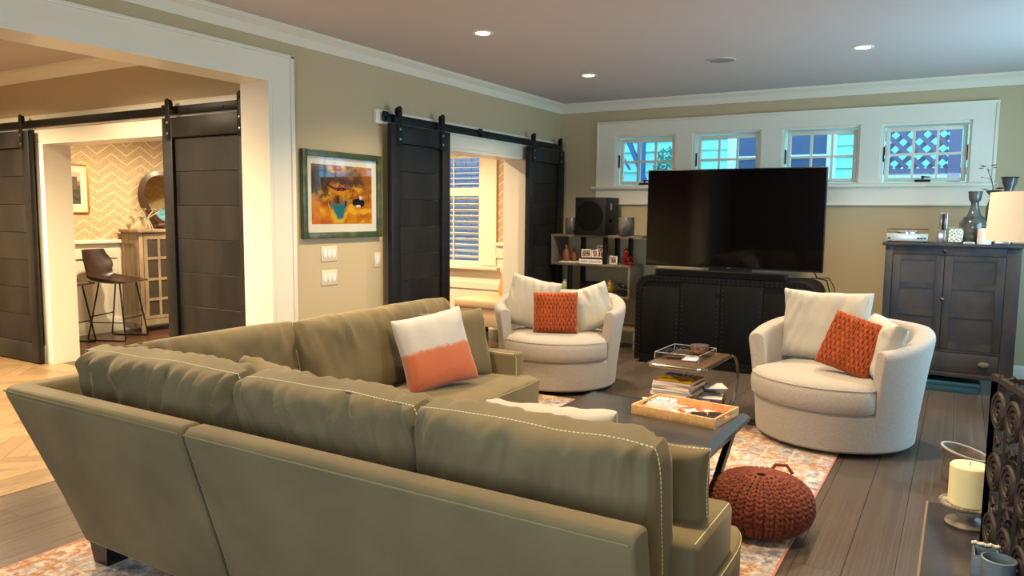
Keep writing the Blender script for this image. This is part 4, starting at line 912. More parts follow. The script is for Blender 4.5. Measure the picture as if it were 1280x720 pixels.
b = B(); box(b, -1.87, -1.84, TY-.003, TY-.0015, TZ0+.004, TZ0+.009); obj('logo_badge', b, mat('badge', C(150, 150, 155), .3, .8), tv)
sb = thing('soundbar', 'long black soundbar on the console below the television', 'speaker', (-1.92, 7.03, KZ1))
b = B(); box(b, -2.54, -1.31, 7.00, 7.08, KZ1+.001, KZ1+.068, .008); obj('body', b, M_blk, sb)
b = B(); box(b, -2.52, -1.33, 6.997, 7.0, KZ1+.01, KZ1+.06); obj('grille', b, M_grille, sb)
b = B(); tube(b, [(-1.22, 7.35, 1.0), (-1.16, 7.4, .96), (-1.12, 7.42, .88), (-1.05, 7.5, .86), (-1.03, 7.55, .76), (-1.03, 7.6, .5), (-1.03, 7.62, .1), (-1.03, 7.65, .01)], .006, 6)
tag(obj('power_cable', b, M_iron), 'black cable drooping off the right end of the console', 'cable')
b = B(); tube(b, [(-1.28, 7.4, KZ1+.006), (-1.15, 7.45, KZ1+.012), (-1.045, 7.6, KZ1+.01), (-1.0, 7.66, .78), (-1.0, 7.7, .4), (-1.0, 7.7, .01)], .005, 6)
tag(obj('power_cable', b, M_iron), 'thinner black cable running behind the console corner to the floor', 'cable')

# ============================================================ SHELF UNIT
sh = thing('shelf_unit', 'grey wood and black metal open shelf unit in the corner', 'shelf', (-3.45, 7.68, 0))
SY0, SY1 = 7.50, 7.88
def panel(x0, x1, z0, z1, nm): b = B(); box(b, x0, x1, SY0, SY1, z0, z1, .002); obj(nm, b, M_greyw, sh)
panel(-3.95, -2.88, 1.20, 1.225, 'shelf_board'); panel(-3.95, -3.0, .885, .91, 'shelf_board'); panel(-3.95, -3.925, .91, 1.20, 'side_panel'); panel(-3.025, -3.0, .57, .885, 'side_panel')
panel(-3.95, -3.0, .545, .57, 'shelf_board'); panel(-3.95, -3.925, .23, .545, 'side_panel'); panel(-3.95, -2.90, .20, .23, 'shelf_board'); panel(-2.95, -2.92, .0, .20, 'side_panel'); panel(-3.95, -3.925, 0, .2, 'side_panel')
for x, y, z0, z1 in ((-3.72, SY0+.005, .0, .885), (-3.72, SY1-.045, 0, .885), (-3.30, SY0+.005, .91, 1.20), (-3.30, SY1-.045, .91, 1.2), (-3.14, SY1-.05, .91, 1.2), (-3.72, SY1-.045, .91, 1.2)):
    b = B(); box(b, x-.022, x+.022, y, y+.04, z0, z1, .002); obj('metal_post', b, M_iron, sh)
t = thing('subwoofer', 'black cube subwoofer with a round grille on top of the shelf unit', 'speaker', (-3.45, 7.6, 1.2255))
b = B(); box(b, -3.62, -3.26, 7.42, 7.78, 1.2255, 1.63, .008); obj('cabinet', b, M_blk, t)
b = B(); rings(b, [[(-3.45+r*math.cos(a), y, 1.43+r*math.sin(a)) for a in [2*PI*i/40 for i in range(40)]] for r, y in ((.158, 7.42), (.158, 7.414), (.150, 7.410), (.001, 7.408))], True, False, True); obj('grille', b, M_grille, t)
b = B(); rings(b, [[(-3.26+x, 7.56+.022*math.cos(a), 1.53+.04*math.sin(a)) for a in [2*PI*i/20 for i in range(20)]] for x in (0, .004)]); obj('port', b, mat('port_grey', C(120, 122, 126), .3), t)
b = B(); box(b, -3.262, -3.256, 7.52, 7.58, 1.36, 1.40); obj('control_panel', b, M_grille, t)
for k, (x, y, r, hh, lb) in enumerate(((-3.74, 7.60, .075, .18, 'smoky glass candle jar left of the subwoofer'), (-3.08, 7.56, .088, .195, 'smoky glass candle jar right of the subwoofer'))):
    t = thing('candle_jar', lb, 'candle', (x, y, 1.2255))
    b = B(); lathe(b, (x, y, 1.226), [(.05, 0), (r-.006, .003), (r, .015), (r, hh), (r-.005, hh), (r-.007, .09), (.01, .09)], 32); obj('jar', b, mat('jar_%d' % k, C(112, 110, 104), .15, var=(6, C(52, 58, 66), .4, .6), coat=.5), t)
    b = B(); lathe(b, (x, y, 1.226+.09), [(r-.008, 0), (r-.008, .02), (.001, .022)], 24); tube(b, [(x, y, 1.33), (x, y, 1.35)], .002, 5); obj('wax', b, M_wax, t)
# figures, books, photos
def figure(x, y, z, h_, lb):
    t = thing('carved_figure', lb, 'figurine', (x, y, z))
    s = h_/.19; b = B(); lathe(b, (x, y, z), [(.03*s, 0), (.04*s, .01*s), (.042*s, .05*s), (.036*s, .10*s), (.022*s, .135*s), (.012*s, .145*s)], 16, sx=1, sy=.7); obj('robe', b, M_brownf, t)
    b = B(); lathe(b, (x, y, z+.14*s), [(.008*s, 0), (.018*s, .012*s), (.019*s, .028*s), (.012*s, .042*s), (.002, .05*s)], 14); obj('head', b, M_brownf, t)
figure(-3.80, 7.58, .925, .19, 'taller brown carved figurine on the middle shelf'); figure(-3.71, 7.60, .925, .15, 'shorter brown carved figurine beside the taller one')
t = thing('coaster_slab', 'thin pale slab under the carved figurines', 'slab', (-3.75, 7.59, .911)); b = B(); box(b, -3.86, -3.66, 7.53, 7.66, .911, .9235, .002); obj('slab', b, M_paper, t); b = B(); box(b, -3.855, -3.665, 7.535, 7.655, .9235, .9245); obj('felt_top', b, M_mat, t)
BX0, BX1 = -3.60, -3.31
t = thing('art_book', 'thick white art book with black capital lettering on its spine', 'book', (-3.46, 7.62, .911))
b = B(); box(b, BX0, -3.33, 7.51, 7.75, .911, .958, .002, 1); obj('pages', b, M_paper, t)
b = B(); box(b, BX0-.003, -3.327, 7.507, 7.753, .9105, .9135); box(b, BX0-.003, -3.327, 7.507, 7.753, .956, .959); box(b, BX0-.003, -3.327, 7.5055, 7.510, .9105, .959); obj('cover', b, M_white, t)
def text(s, size, m, parent, mtx, nm='lettering'):
    cu = bpy.data.curves.new('txt', 'FONT'); cu.body = s; cu.size = size; cu.align_x = 'CENTER'; cu.align_y = 'CENTER'; cu.extrude = .0004
    o = bpy.data.objects.new('txt', cu); COL.objects.link(o); dg = bpy.context.evaluated_depsgraph_get(); me = bpy.data.meshes.new_from_object(o.evaluated_get(dg)); bpy.data.objects.remove(o)
    me.transform(WM[parent.name].inverted() @ mtx); me.materials.clear(); me.materials.append(m); q = bpy.data.objects.new(nm, me); COL.objects.link(q); q.parent = parent; return q
RX = Matrix.Rotation(PI/2, 4, 'X')
text('ANNIE LEIBOVITZ', .030, M_iron, t, Matrix.Translation((-3.465, 7.5050, .934)) @ RX)
t = thing('art_book', 'slim dark-spined book on top of the white art book', 'book', (-3.46, 7.62, .960))
b = B(); box(b, BX0+.0, -3.335, 7.515, 7.74, .9605, .978, .002, 1); obj('pages', b, M_paper, t); b = B(); box(b, BX0-.002, -3.333, 7.512, 7.742, .960, .9625); box(b, BX0-.002, -3.333, 7.512, 7.742, .9765, .979); box(b, BX0-.002, -3.333, 7.511, 7.515, .960, .979); obj('cover', b, mat('brown_cover', C(84, 50, 34), .4), t)
def photo(seed):
    def f(u, v):
        q = nz(u*5+seed, v*5, seed); return mixc(cc(60, 44, 40), cc(200, 170, 150), sm(-.25, .35, q+.4*nz(u*12, v*12, seed)))
    return f
for k, (x, w_, h_, y, z) in enumerate(((-3.535, .12, .088, 7.545, .9795), (-3.42, .10, .085, 7.550, .9795), (-3.36, .088, .135, 7.535, .9795), (-3.235, .09, .09, 7.60, .911))):
    t = thing('photo_frame', ['small framed group photo at the left end on the stacked books', 'small framed photo second from the left on the stacked books', 'tallest upright framed photo on the stacked books', 'small framed photo behind the black shelf post'][k], 'photo frame', (x, y, z))
    b = B(); box(b, x-w_/2, x+w_/2, y, y+.008, z, z+h_, .001, 1); obj('frame', b, M_white, t)
    b = B(); bar(b, (x, y+.008, z+h_*.7), (x, y+.05, z+.002), .02, .003); obj('easel', b, M_white, t)
    print_bm(photo(k*3+1), 1, 1, 16, 14, 'photograph', t, lambda u, v: (x-w_/2+.012+(w_-.024)*u, y-.0008, z+.012+(h_-.024)*v), M_vcg)
t = thing('red_glass_ornament', 'red glass stacked ornament on the middle shelf by the metal post', 'ornament', (-3.10, 7.62, .911))
b = B(); lathe(b, (-3.10, 7.62, .911), [(.035, 0), (.04, .02), (.022, .04), (.045, .06), (.05, .075), (.02, .09), (.03, .12), (.028, .15), (.012, .17), (.003, .18)], 20); obj('body', b, M_red, t)
b = B(); lathe(b, (-3.04, 7.57, .911), [(.03, 0), (.045, .015), (.02, .035), (.04, .06), (.055, .085), (.05, .09), (.01, .07)], 20); obj('dish', b, M_red, t)
t = thing('small_vase', 'small pale green vase on the lower shelf', 'vase', (-3.82, 7.60, .571)); b = B(); lathe(b, (-3.82, 7.60, .571), [(.025, 0), (.045, .03), (.047, .08), (.03, .11), (.022, .125), (.028, .145), (.024, .145), (.018, .12)], 24); obj('body', b, M_gcer, t); b = B(); lathe(b, (-3.82, 7.60, .571), [(.028, .140), (.030, .147), (.024, .147)], 24, False, False); obj('lip', b, M_gcer, t)
t = thing('wide_bowl', 'wide dark bowl on the lower shelf', 'bowl', (-3.50, 7.62, .571)); b = B(); lathe(b, (-3.50, 7.62, .571), [(.06, 0), (.08, .03), (.12, .08), (.145, .125), (.138, .125), (.10, .06), (.01, .02)], 32); obj('body', b, M_bowl, t); b = B(); lathe(b, (-3.50, 7.62, .571), [(.145, .122), (.149, .128), (.138, .128)], 32, False, False); obj('rim', b, M_bowl, t)
t = thing('mercury_glass_jar', 'gold mottled glass pinecone-shaped jar on the lower shelf', 'jar', (-3.27, 7.60, .571)); b = B(); lathe(b, (-3.27, 7.60, .571), [(.04, 0), (.06, .03), (.062, .07), (.05, .11), (.03, .14), (.012, .16), (.003, .17)], 24); obj('body', b, M_ambr, t); b = B(); lathe(b, (-3.27, 7.60, .735), [(.004, 0), (.011, .008), (.002, .02)], 12); obj('knob', b, M_ambr, t)
t = thing('bird_bowl', 'dark bowl with a bird ornament on the lower shelf at the right', 'bowl', (-3.10, 7.60, .571)); b = B(); lathe(b, (-3.12, 7.60, .571), [(.05, 0), (.07, .02), (.085, .06), (.078, .06), (.04, .02)], 28); obj('bowl', b, M_bowl, t)
b = B(); R_ = []
for k in range(9):
    s = k/8; r = .024*math.sin(PI*min(1, s*1.0+.02))**.7+.002; R_.append([(-3.18+.12*s, 7.60+r*math.cos(a), .655+.02*math.sin(PI*s)+(.04*(1-s)**3)+r*math.sin(a)) for a in [2*PI*i/10 for i in range(10)]])
rings(b, R_); bar(b, (-3.18, 7.60, .70), (-3.195, 7.60, .705), .006, .004); obj('bird', b, M_iron, t)

# ============================================================ CUPBOARD
cb = thing('cupboard', 'antique dark cupboard with worn blue paint, two panelled doors and a drawer', 'cupboard', (-.06, 7.4, 0))
QX0, QX1, QY0, QY1 = -.55, .425, 7.20, 7.62
b = B(); box(b, QX0-.025, QX1+.03, QY0-.03, QY1+.01, 1.215, 1.24, .004); obj('top', b, M_cupb, cb)
b = B(); box(b, QX0, QX1, QY0+.02, QY1, .16, 1.215); obj('carcass', b, M_cupb, cb)
for x0, x1 in ((QX0, QX0+.06), (QX1-.10, QX1)):
    b = B(); box(b, x0, x1, QY0, QY0+.03, 0, 1.215, .003); obj('stile', b, M_cupb, cb)
    b = B(); box(b, x0, x1, QY1-.04, QY1, 0, .2, .003); obj('rear_leg', b, M_cupb, cb)
b = B(); b.free()
for z0, z1 in ((1.14, 1.215), (.335, .36), (.13, .17)): b = B(); box(b, QX0+.06, QX1-.10, QY0, QY0+.02, z0, z1, .002); obj('face_rail', b, M_cupb, cb)
cx = -.105
for x0, x1 in ((QX0+.062, cx-.003), (cx+.003, QX1-.102)):
    dr = None; b = B(); s = .06
    zs = [.362, .46-.045, .66, .705, .87, .915, 1.08, 1.138]
    box(b, x0, x0+s, QY0-.006, QY0+.018, .362, 1.138, .002); box(b, x1-s, x1, QY0-.006, QY0+.018, .362, 1.138, .002)
    rls = [(.362, .425), (.63, .68), (.865, .91), (1.10, 1.138)]
    for z0, z1 in rls: box(b, x0+s, x1-s, QY0-.005, QY0+.017, z0, z1)
    dr = obj('door', b, M_cupb, cb)
    for (a0, a1), (c0, c1) in zip(rls, rls[1:]):
        b = B(); box(b, x0+s, x1-s, QY0+.004, QY0+.012, a1, c0); obj('panel', b, M_cupp, dr)
b = B(); lathe(b, (0, 0, 0), [(.014, 0), (.016, .012), (.010, .022), (.001, .025)], 12); bmesh.ops.rotate(b, cent=(0, 0, 0), matrix=Matrix.Rotation(PI/2, 3, 'X'), verts=b.verts); bmesh.ops.translate(b, vec=(cx, QY0-.005, .78), verts=b.verts); obj('knob', b, M_brass, cb)
b = B(); lathe(b, (0, 0, 0), [(.014, 0), (.016, .010), (.001, .018)], 12); bmesh.ops.rotate(b, cent=(0, 0, 0), matrix=Matrix.Rotation(PI/2, 3, 'X'), verts=b.verts); bmesh.ops.translate(b, vec=(cx, QY0-.0, 1.175), verts=b.verts); obj('knob', b, M_leg, cb)
b = B(); box(b, QX0+.064, QX1-.104, QY0-.003, QY0+.02, .172, .333, .004); dw = obj('drawer', b, M_cupb, cb)
for x in (.22, -.38):
    b = B(); lathe(b, (0, 0, 0), [(.030, 0), (.034, .010), (.024, .022), (.001, .026)], 20, sx=1.2, sy=.75); bmesh.ops.rotate(b, cent=(0, 0, 0), matrix=Matrix.Rotation(PI/2, 3, 'X'), verts=b.verts); bmesh.ops.translate(b, vec=(x, QY0-.003, .255), verts=b.verts); obj('pull', b, mat('antique_pull', C(120, 108, 84), .4, .4), dw)
t = thing('storage_box', 'flat teal box stowed on the floor beneath the cupboard', 'box', (-.1, 7.32, 0)); b = B(); box(b, -.42, .20, 7.2, 7.5, 0, .055, .003); obj('body', b, M_teal, t); b = B(); box(b, -.425, .205, 7.195, 7.505, .055, .085, .003); obj('lid', b, M_teal, t)
QT = 1.24
t = thing('compact_stereo', 'silver compact stereo with a clear lid at the left end of the cupboard top', 'stereo', (-.39, 7.33, QT)); b = B(); box(b, -.55, -.24, 7.23, 7.45, QT+.012, QT+.075, .004); obj('body', b, M_silverp, t)
b = B(); box(b, -.55, -.24, 7.235, 7.45, QT+.075, QT+.112, .003); obj('lid', b, M_acr, t); b = B(); tube(b, [(-.55, 7.235, QT+.112), (-.24, 7.235, QT+.112), (-.24, 7.45, QT+.112), (-.55, 7.45, QT+.112)], .0025, 5, True); obj('lid_rim', b, M_stud, t)
b = B()
for x in (-.31, -.285, -.26, -.53): box(b, x-.009, x+.009, 7.226, 7.231, QT+.03, QT+.042)
obj('button', b, M_blk, t); b = B(); lathe(b, (-.40, 7.34, QT+.076), [(.09, 0), (.09, .01), (.001, .011)], 28); obj('disc', b, M_silver, t)
b = B()
for x in (-.53, -.26): box(b, x-.012, x+.012, 7.25, 7.43, QT, QT+.012)
obj('foot', b, M_blk, t)
t = thing('silver_candlestick', 'tall narrow polished silver upright beside the photo frame on the cupboard', 'candlestick', (-.14, 7.33, QT)); b = B(); box(b, -.175, -.115, 7.30, 7.36, QT, QT+.11, .004); box(b, -.165, -.105+.0, 7.31, 7.35, QT+.11, QT+.255, .006); obj('body', b, M_silver, t); b = B(); box(b, -.147, -.125, 7.305, 7.311, QT+.05, QT+.24, .002); obj('groove', b, M_blk, t)
t = thing('photo_frame', 'silver mosaic photo frame on the cupboard between silver upright and grey vase', 'photo frame', (-.045, 7.30, QT)); b = B(); box(b, -.10, .015, 7.30, 7.33, QT, QT+.135, .008); obj('frame', b, M_silver, t)
print_bm(lambda u, v: cc(210, 214, 200) if (int(u*6)+int(v*7)) % 2 or nz(u*9, v*9) > .1 else cc(120, 126, 112), 1, 1, 24, 28, 'photograph', t, lambda u, v: (-.09+.095*u, 7.2993, QT+.012+.11*v), M_vcg)
t = thing('gourd_vase', 'tall grey glazed bottle vase with a swollen belly on the cupboard', 'vase', (.08, 7.40, QT)); c = (.082, 7.37, QT)
b = B(); lathe(c=c, bm=b, prof=[(.055, 0), (.06, .008), (.085, .06), (.103, .12), (.100, .17), (.075, .215), (.05, .24), (.042, .27), (.030, .31), (.028, .34), (.042, .36), (.047, .385), (.052, .425), (.056, .432), (.046, .432), (.036, .38), (.02, .35)], n=32); obj('body', b, M_vase, t); b = B(); lathe(b, c, [(.0765, .213), (.079, .218), (.0735, .223)], 32, False, False); obj('collar', b, M_vase, t)
t = thing('name_card', 'small white card lying before the grey vase on the cupboard', 'card', (.06, 7.24, QT)); b = B(); box(b, .02, .10, 7.21, 7.27, QT, QT+.016, .002); obj('card', b, M_white, t); b = B(); box(b, .03, .09, 7.2085, 7.2098, QT+.005, QT+.010); obj('print_line', b, M_stud, t)
t = thing('pillar_candle', 'short white pillar candle on the cupboard under the lamp shade', 'candle', (.165, 7.26, QT)); b = B(); lathe(b, (.165, 7.26, QT), [(.05, 0), (.052, .01), (.052, .125), (.046, .130), (.001, .127)], 28); obj('wax', b, M_white, t); b = B(); tube(b, [(.165, 7.26, QT+.127), (.166, 7.26, QT+.142)], .0015, 5); obj('wick', b, M_leg, t)
t = thing('trinket_box', 'small silver box on the cupboard at the right, below the lamp shade', 'box', (.28, 7.27, QT)); b = B(); box(b, .23, .34, 7.23, 7.31, QT, QT+.03, .003); obj('base', b, M_silver, t); b = B(); box(b, .228, .342, 7.228, 7.312, QT+.03, QT+.042, .003); obj('lid', b, M_silver, t)
t = thing('footed_urn', 'slim grey urn with a flared rim rising behind the lamp shade', 'vase', (.315, 7.42, QT)); c = (.315, 7.42, QT)
b = B(); lathe(b, c, [(.06, 0), (.05, .02), (.025, .05), (.02, .2), (.022, .38), (.030, .43), (.035, .46), (.052, .50), (.058, .535), (.064, .545), (.055, .545), (.04, .50), (.02, .47)], 28); obj('body', b, M_vase, t); b = B(); lathe(b, c, [(.064, .540), (.067, .548), (.056, .550)], 28, False, False); obj('rim', b, M_iron, t)
t = thing('twig_arrangement', 'dark twig with small leaves standing up behind the lamp shade', 'plant', (.20, 7.48, QT)); c = (.215, 7.54, QT)
b = B(); lathe(b, c, [(.05, 0), (.05, .30), (.03, .38), (.03, .40), (.055, .43), (.06, .445), (.05, .44), (.02, .40)], 24); obj('pot', b, M_vase, t)
tw = [(.20, 7.48, QT+.40), (.205, 7.48, QT+.47), (.19, 7.475, QT+.53), (.165, 7.47, QT+.59), (.160, 7.47, QT+.63)]
b = B(); tube(b, tw, [.004, .0035, .003, .0025, .002], 6); tube(b, [tw[2], (.145, 7.47, QT+.55)], .0018, 5); tube(b, [tw[3], (.18, 7.47, QT+.62)], .0018, 5); obj('twig', b, M_leafd, t)
for (x, z, a, l) in ((.15, .64, 2.8, .06), (.17, .645, .3, .06), (.135, .63, 3.3, .05), (.19, .63, .1, .04), (.14, .55, 2.9, .035), (.215, .455, .2, .08), (.175, .45, 2.9, .06), (.21, .48, .9, .05), (.165, .60, 1.9, .05)):
    b = B(); d = Vector((math.cos(a), 0, math.sin(a)*.6)); s = Vector((0, 1, 0)); p0 = Vector((x, 7.472, QT+z)); u = Vector((-d.z, 0, d.x))*.25
    vs = [b.verts.new(p) for p in (p0, p0+d*l*.4+s*.010+u*l*.4, p0+d*l, p0+d*l*.4-s*.010+u*l*.4, p0+d*l*.45-u*l*.3)]
    for q in ((0, 1, 4), (1, 2, 4), (2, 3, 4), (3, 0, 4), (0, 3, 1), (1, 3, 2)): b.faces.new([vs[i] for i in q])
    obj('leaf', b, M_leafd, t)
# red piece to the right of the cupboard
t = thing('red_chair', 'tall red upholstered chair at the right edge beyond the cupboard', 'chair', (.72, 6.45, 0))
b = B(); box(b, .475, 1.0, 6.20, 6.72, .30, .46, .02); obj('seat', b, M_redf, t); b = B(); box(b, .475, 1.0, 6.62, 6.72, .44, 1.22, .02); obj('backrest', b, M_redf, t)
for x in (.48, .94):
    for y in (6.22, 6.66): b = B(); box(b, x, x+.045, y, y+.045, 0, .31); obj('leg', b, M_redf, t)

# ============================================================ LAMP
lp = thing('floor_lamp', 'floor lamp with a wide cream linen drum shade at the right edge', 'lamp', (.42, 4.55, 0))
c = (.42, 4.55, 0)
b = B(); R1 = [[(c[0]+r*math.cos(a), c[1]+r*math.sin(a), z) for a in [2*PI*i/64 for i in range(64)]] for r, z in ((.315, 1.338), (.305, 1.58), (.300, 1.58), (.310, 1.338))]
rings(b, R1+[R1[0]], True, False, False); obj('lamp_shade', b, M_shade, lp)
b = B(); lathe(b, c, [(.13, .0), (.13, .018), (.02, .03), (.012, .05), (.012, 1.40), (.02, 1.42), (.02, 1.48), (.005, 1.49)], 24); obj('stand', b, M_iron, lp)
b = B()
for k in range(3): a = 2*PI*k/3+.4; tube(b, [(c[0], c[1], 1.42), (c[0]+.306*math.cos(a), c[1]+.306*math.sin(a), 1.42)], .003, 5)
obj('shade_spider', b, M_iron, lp)

# ============================================================ HEARTH
b = B(); box(b, -.062, .6, 2.2, 4.26, 0, .022, .002); hs = obj('hearth_slab', b, M_hearth); tag(hs, 'dark polished slate hearth slab set on the floor at right', 'hearth'); hs['kind'] = 'structure'; hs.name = 'trim_20'
for k in ('label', 'category'): del hs[k]
b = B(); box(b, -.072, -.0625, 2.2, 4.27, 0, .019); struct('trim_21', b, mat('hearth_edge_wood', C(120, 98, 74), .5))
b = B(); box(b, -.0625, .6, 4.2605, 4.27, 0, .019); struct('trim_22', b, bpy.data.materials['hearth_edge_wood'])
HZ = .0225
c = (.10, 4.02, HZ)
ch = thing('candle_stand', 'low antique footed candle stand with a beaded plate on the hearth', 'candle holder', c)
b = B(); lathe(b, c, [(.085, 0), (.090, .008), (.085, .018), (.055, .028), (.038, .040), (.044, .055), (.036, .068), (.05, .078), (.10, .088), (.118, .098), (.118, .104), (.09, .100), (.01, .098)], 36); obj('pedestal', b, M_holder, ch)
b = B()
for k in range(40): a = 2*PI*k/40; lathe(b, (c[0]+.112*math.cos(a), c[1]+.112*math.sin(a), c[2]+.101), [(.002, 0), (.007, .004), (.002, .009)], 6)
obj('bead_rim', b, M_holder, ch, kind='stuff')
c2 = (.10, 4.02, HZ+.100)
t = thing('pillar_candle', 'thick ivory pillar candle on the low antique stand', 'candle', c2); b = B(); lathe(b, c2, [(.078, 0), (.082, .005), (.082, .180), (.076, .188), (.05, .186), (.001, .182)], 40); obj('wax', b, M_wax, t); b = B(); tube(b, [(c2[0], c2[1], c2[2]+.182), (c2[0]+.003, c2[1], c2[2]+.205)], .0018, 6); obj('wick', b, M_leg, t)
c = (.09, 4.62, 0)
t = thing('stone_pot', 'rough grey stoneware pot with a slanted lip behind the candle', 'pot', c)
b = B(); R_ = []
for r, z, sl in ((.10, 0, 0), (.105, .02, 0), (.108, .12, .0), (.112, .185, .022), (.116, .200, .026), (.108, .206, .026), (.095, .185, .022), (.085, .1, 0), (.01, .03, 0)):
    R_.append([(c[0]+r*math.cos(a), c[1]+r*math.sin(a), c[2]+z-sl*math.cos(a)) for a in [2*PI*i/36 for i in range(36)]])
rings(b, R_); obj('body', b, M_stone, t)
b = B(); tube(b, [(c[0]+.112*math.cos(a), c[1]+.112*math.sin(a), c[2]+.206-.026*math.cos(a)) for a in [2*PI*i/36 for i in range(36)]], .007, 8, True); obj('lip', b, mat('pale_lip', C(150, 144, 138), .7, bump=(60, .5)), t)
# fireplace screen
fs = thing('fireplace_screen', 'ornate dark wrought iron folding fireplace screen with scrollwork', 'fire screen', (.22, 3.4, HZ))
def scr_panel(p0, p1, z0, z1, nm):
    p0, p1 = Vector(p0), Vector(p1); L_ = (p1-p0).length; d = (p1-p0).normalized(); nrm = d.cross(Vector((0, 0, 1)))
    P = lambda u, v, o=0: p0+d*u+Vector((0, 0, z0+v))+nrm*o
    Hh = z1-z0; b = B()
    for a, e in (((0, 0), (0, Hh)), ((L_, 0), (L_, Hh)), ((0, 0), (L_, 0)), ((0, Hh), (L_, Hh))): bar(b, P(*a), P(*e), .022, .022)
    f = obj('panel_frame', b, M_wire, fs)
    k = max(1, round(L_/.17)); cw = L_/k
    for i in range(k):
        b = B(); u0 = i*cw
        if i: bar(b, P(u0, 0), P(u0, Hh), .012)
        m_ = int(Hh/.19)
        for j in range(m_):
            cu, cv, r = u0+cw/2, (j+.5)*Hh/m_, min(cw, Hh/m_)*.42
            tube(b, [P(cu+r*math.cos(a), cv+r*math.sin(a)) for a in [2*PI*q/16 for q in range(16)]], .011, 6, True)
            for sg in (-1, 1):
                tube(b, [P(cu+sg*r*(.95-.8*q/14)*math.cos(2.2*PI*q/14), cv+r*(.95-.8*q/14)*math.sin(2.2*PI*q/14)*sg) for q in range(15)], .009, 6)
            tube(b, [P(cu-.02, cv+Hh/m_/2, .0), P(cu, cv+Hh/m_/2+.018), P(cu+.02, cv+Hh/m_/2), P(cu, cv+Hh/m_/2-.018)], .008, 5, True)
        obj('scrollwork', b, M_wire, f)
    b = B(); n1 = int(L_/.012); n2 = int(Hh/.012)
    for i in range(1, n1): bar(b, P(i*L_/n1, 0, -.012), P(i*L_/n1, Hh, -.012), .0013)
    for i in range(1, n2): bar(b, P(0, i*Hh/n2, -.012), P(L_, i*Hh/n2, -.012), .0013)
    obj('wire_mesh', b, M_wire, f, kind='stuff')
scr_panel((.155, 3.66, 0), (.36, 2.85, 0), HZ+.02, .80, 'a')
scr_panel((.155, 3.66, 0), (.42, 3.78, 0), HZ+.02, .78, 'b')
scr_panel((.36, 2.85, 0), (.56, 2.72, 0), HZ+.02, .80, 'c')
for p in ((.155, 3.66), (.36, 2.85), (.42, 3.78)): b = B(); box(b, p[0]-.02, p[0]+.02, p[1]-.02, p[1]+.02, HZ, HZ+.03, .003); obj('foot', b, M_wire, fs)
# round finial hoop
b = B(); tube(b, [(.30+.035*math.cos(a), 3.45, .75+.045*math.sin(a)) for a in [2*PI*i/20 for i in range(20)]], .007, 6, True); bar(b, (.26, 3.45, .70), (.30, 3.45, .02), .012); bar(b, (.2, 3.45, .66), (.34, 3.45, .72), .012); obj('handle_hoop', b, M_wire, fs)
# mug, box, bead garland
c = (.192, 3.235, HZ)
t = thing('stoneware_mug', 'blue-grey stoneware mug at the bottom right corner on the hearth', 'mug', c); b = B(); lathe(b, c, [(.04, 0), (.05, .01), (.055, .13), (.058, .172), (.052, .174), (.048, .13), (.042, .02), (.001, .015)], 36); obj('cup', b, M_mug, t)
b = B(); tube(b, [(c[0]+.03, c[1]-.045, c[2]+.12), (c[0]+.05, c[1]-.075, c[2]+.11), (c[0]+.05, c[1]-.075, c[2]+.06), (c[0]+.03, c[1]-.045, c[2]+.04)], .008, 8); obj('handle', b, M_mug, t)
t = thing('glazed_dish', 'square blue-grey glazed dish beside the mug on the hearth', 'dish', (.157, 3.37, HZ))
dx0, dx1, dy0, dy1, dh = .112, .202, 3.315, 3.43, .130
b = B()
for a in ((dx0, dx1, dy0, dy0+.01), (dx0, dx1, dy1-.01, dy1), (dx0, dx0+.01, dy0+.01, dy1-.01), (dx1-.01, dx1, dy0+.01, dy1-.01)): box(b, *a, HZ+.0005, HZ+dh, .003)
box(b, dx0+.01, dx1-.01, dy0+.01, dy1-.01, HZ+.0005, HZ+.02); obj('body', b, M_mug, t)
b = B(); tube(b, [(dx0+.005, dy0+.005, HZ+dh), (dx1-.005, dy0+.005, HZ+dh), (dx1-.005, dy1-.005, HZ+dh), (dx0+.005, dy1-.005, HZ+dh)], .006, 6, True); obj('rim', b, M_mug, t)
t = thing('bead_garland', 'string of cream wooden beads draped along the far rim of the glazed dish', 'garland', (.157, 3.425, HZ+dh))
for k in range(11):
    b = B(); r = .0072; x = dx0+.002+.0085*k; z = HZ+dh+.014+.002*math.sin(k*2)
    lathe(b, (x, dy1-.005+.003*math.sin(k), z), [(.002, -r), (r*.8, -r*.6), (r, 0), (r*.8, r*.6), (.002, r)], 10); obj('bead', b, M_bead, t)
b = B(); tube(b, [(dx0, dy1-.005, HZ+dh+.014), (dx1, dy1-.005, HZ+dh+.014)], .0012, 5); obj('cord', b, M_thread, t)

# ============================================================ DINING ROOM
hu = thing('hutch', 'greyed pine display cabinet with glazed doors against the chevron wall', 'cabinet', (-8.40, 5.85, 0))
hx0, hx1, hy0, hy1 = -8.58, -8.23, 5.33, 6.43
b = B(); box(b, hx0, hx1+.03, hy0-.03, hy1+.03, 1.18, 1.215, .004); obj('top', b, M_hutch, hu)
b = B(); box(b, hx0, hx1-.02, hy0, hy0+.02, .06, 1.18); box(b, hx0, hx1-.02, hy1-.02, hy1, .06, 1.18); box(b, hx0, hx0+.01, hy0, hy1, .06, 1.18); box(b, hx0, hx1-.02, hy0, hy1, .1, .13); obj('carcass', b, M_hutch, hu)
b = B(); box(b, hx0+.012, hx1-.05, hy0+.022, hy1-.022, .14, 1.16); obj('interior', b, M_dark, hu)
b = B(); box(b, hx0+.02, hx0+.06, hy0-.01, hy0, .1, 1.15); box(b, hx1-.08, hx1-.02, hy0-.01, hy0, .1, 1.15); box(b, hx0+.06, hx1-.08, hy0-.01, hy0, 1.05, 1.15); box(b, hx0+.06, hx1-.08, hy0-.01, hy0, .1, .2); obj('side_frame', b, M_hutch, hu)
b = B(); 
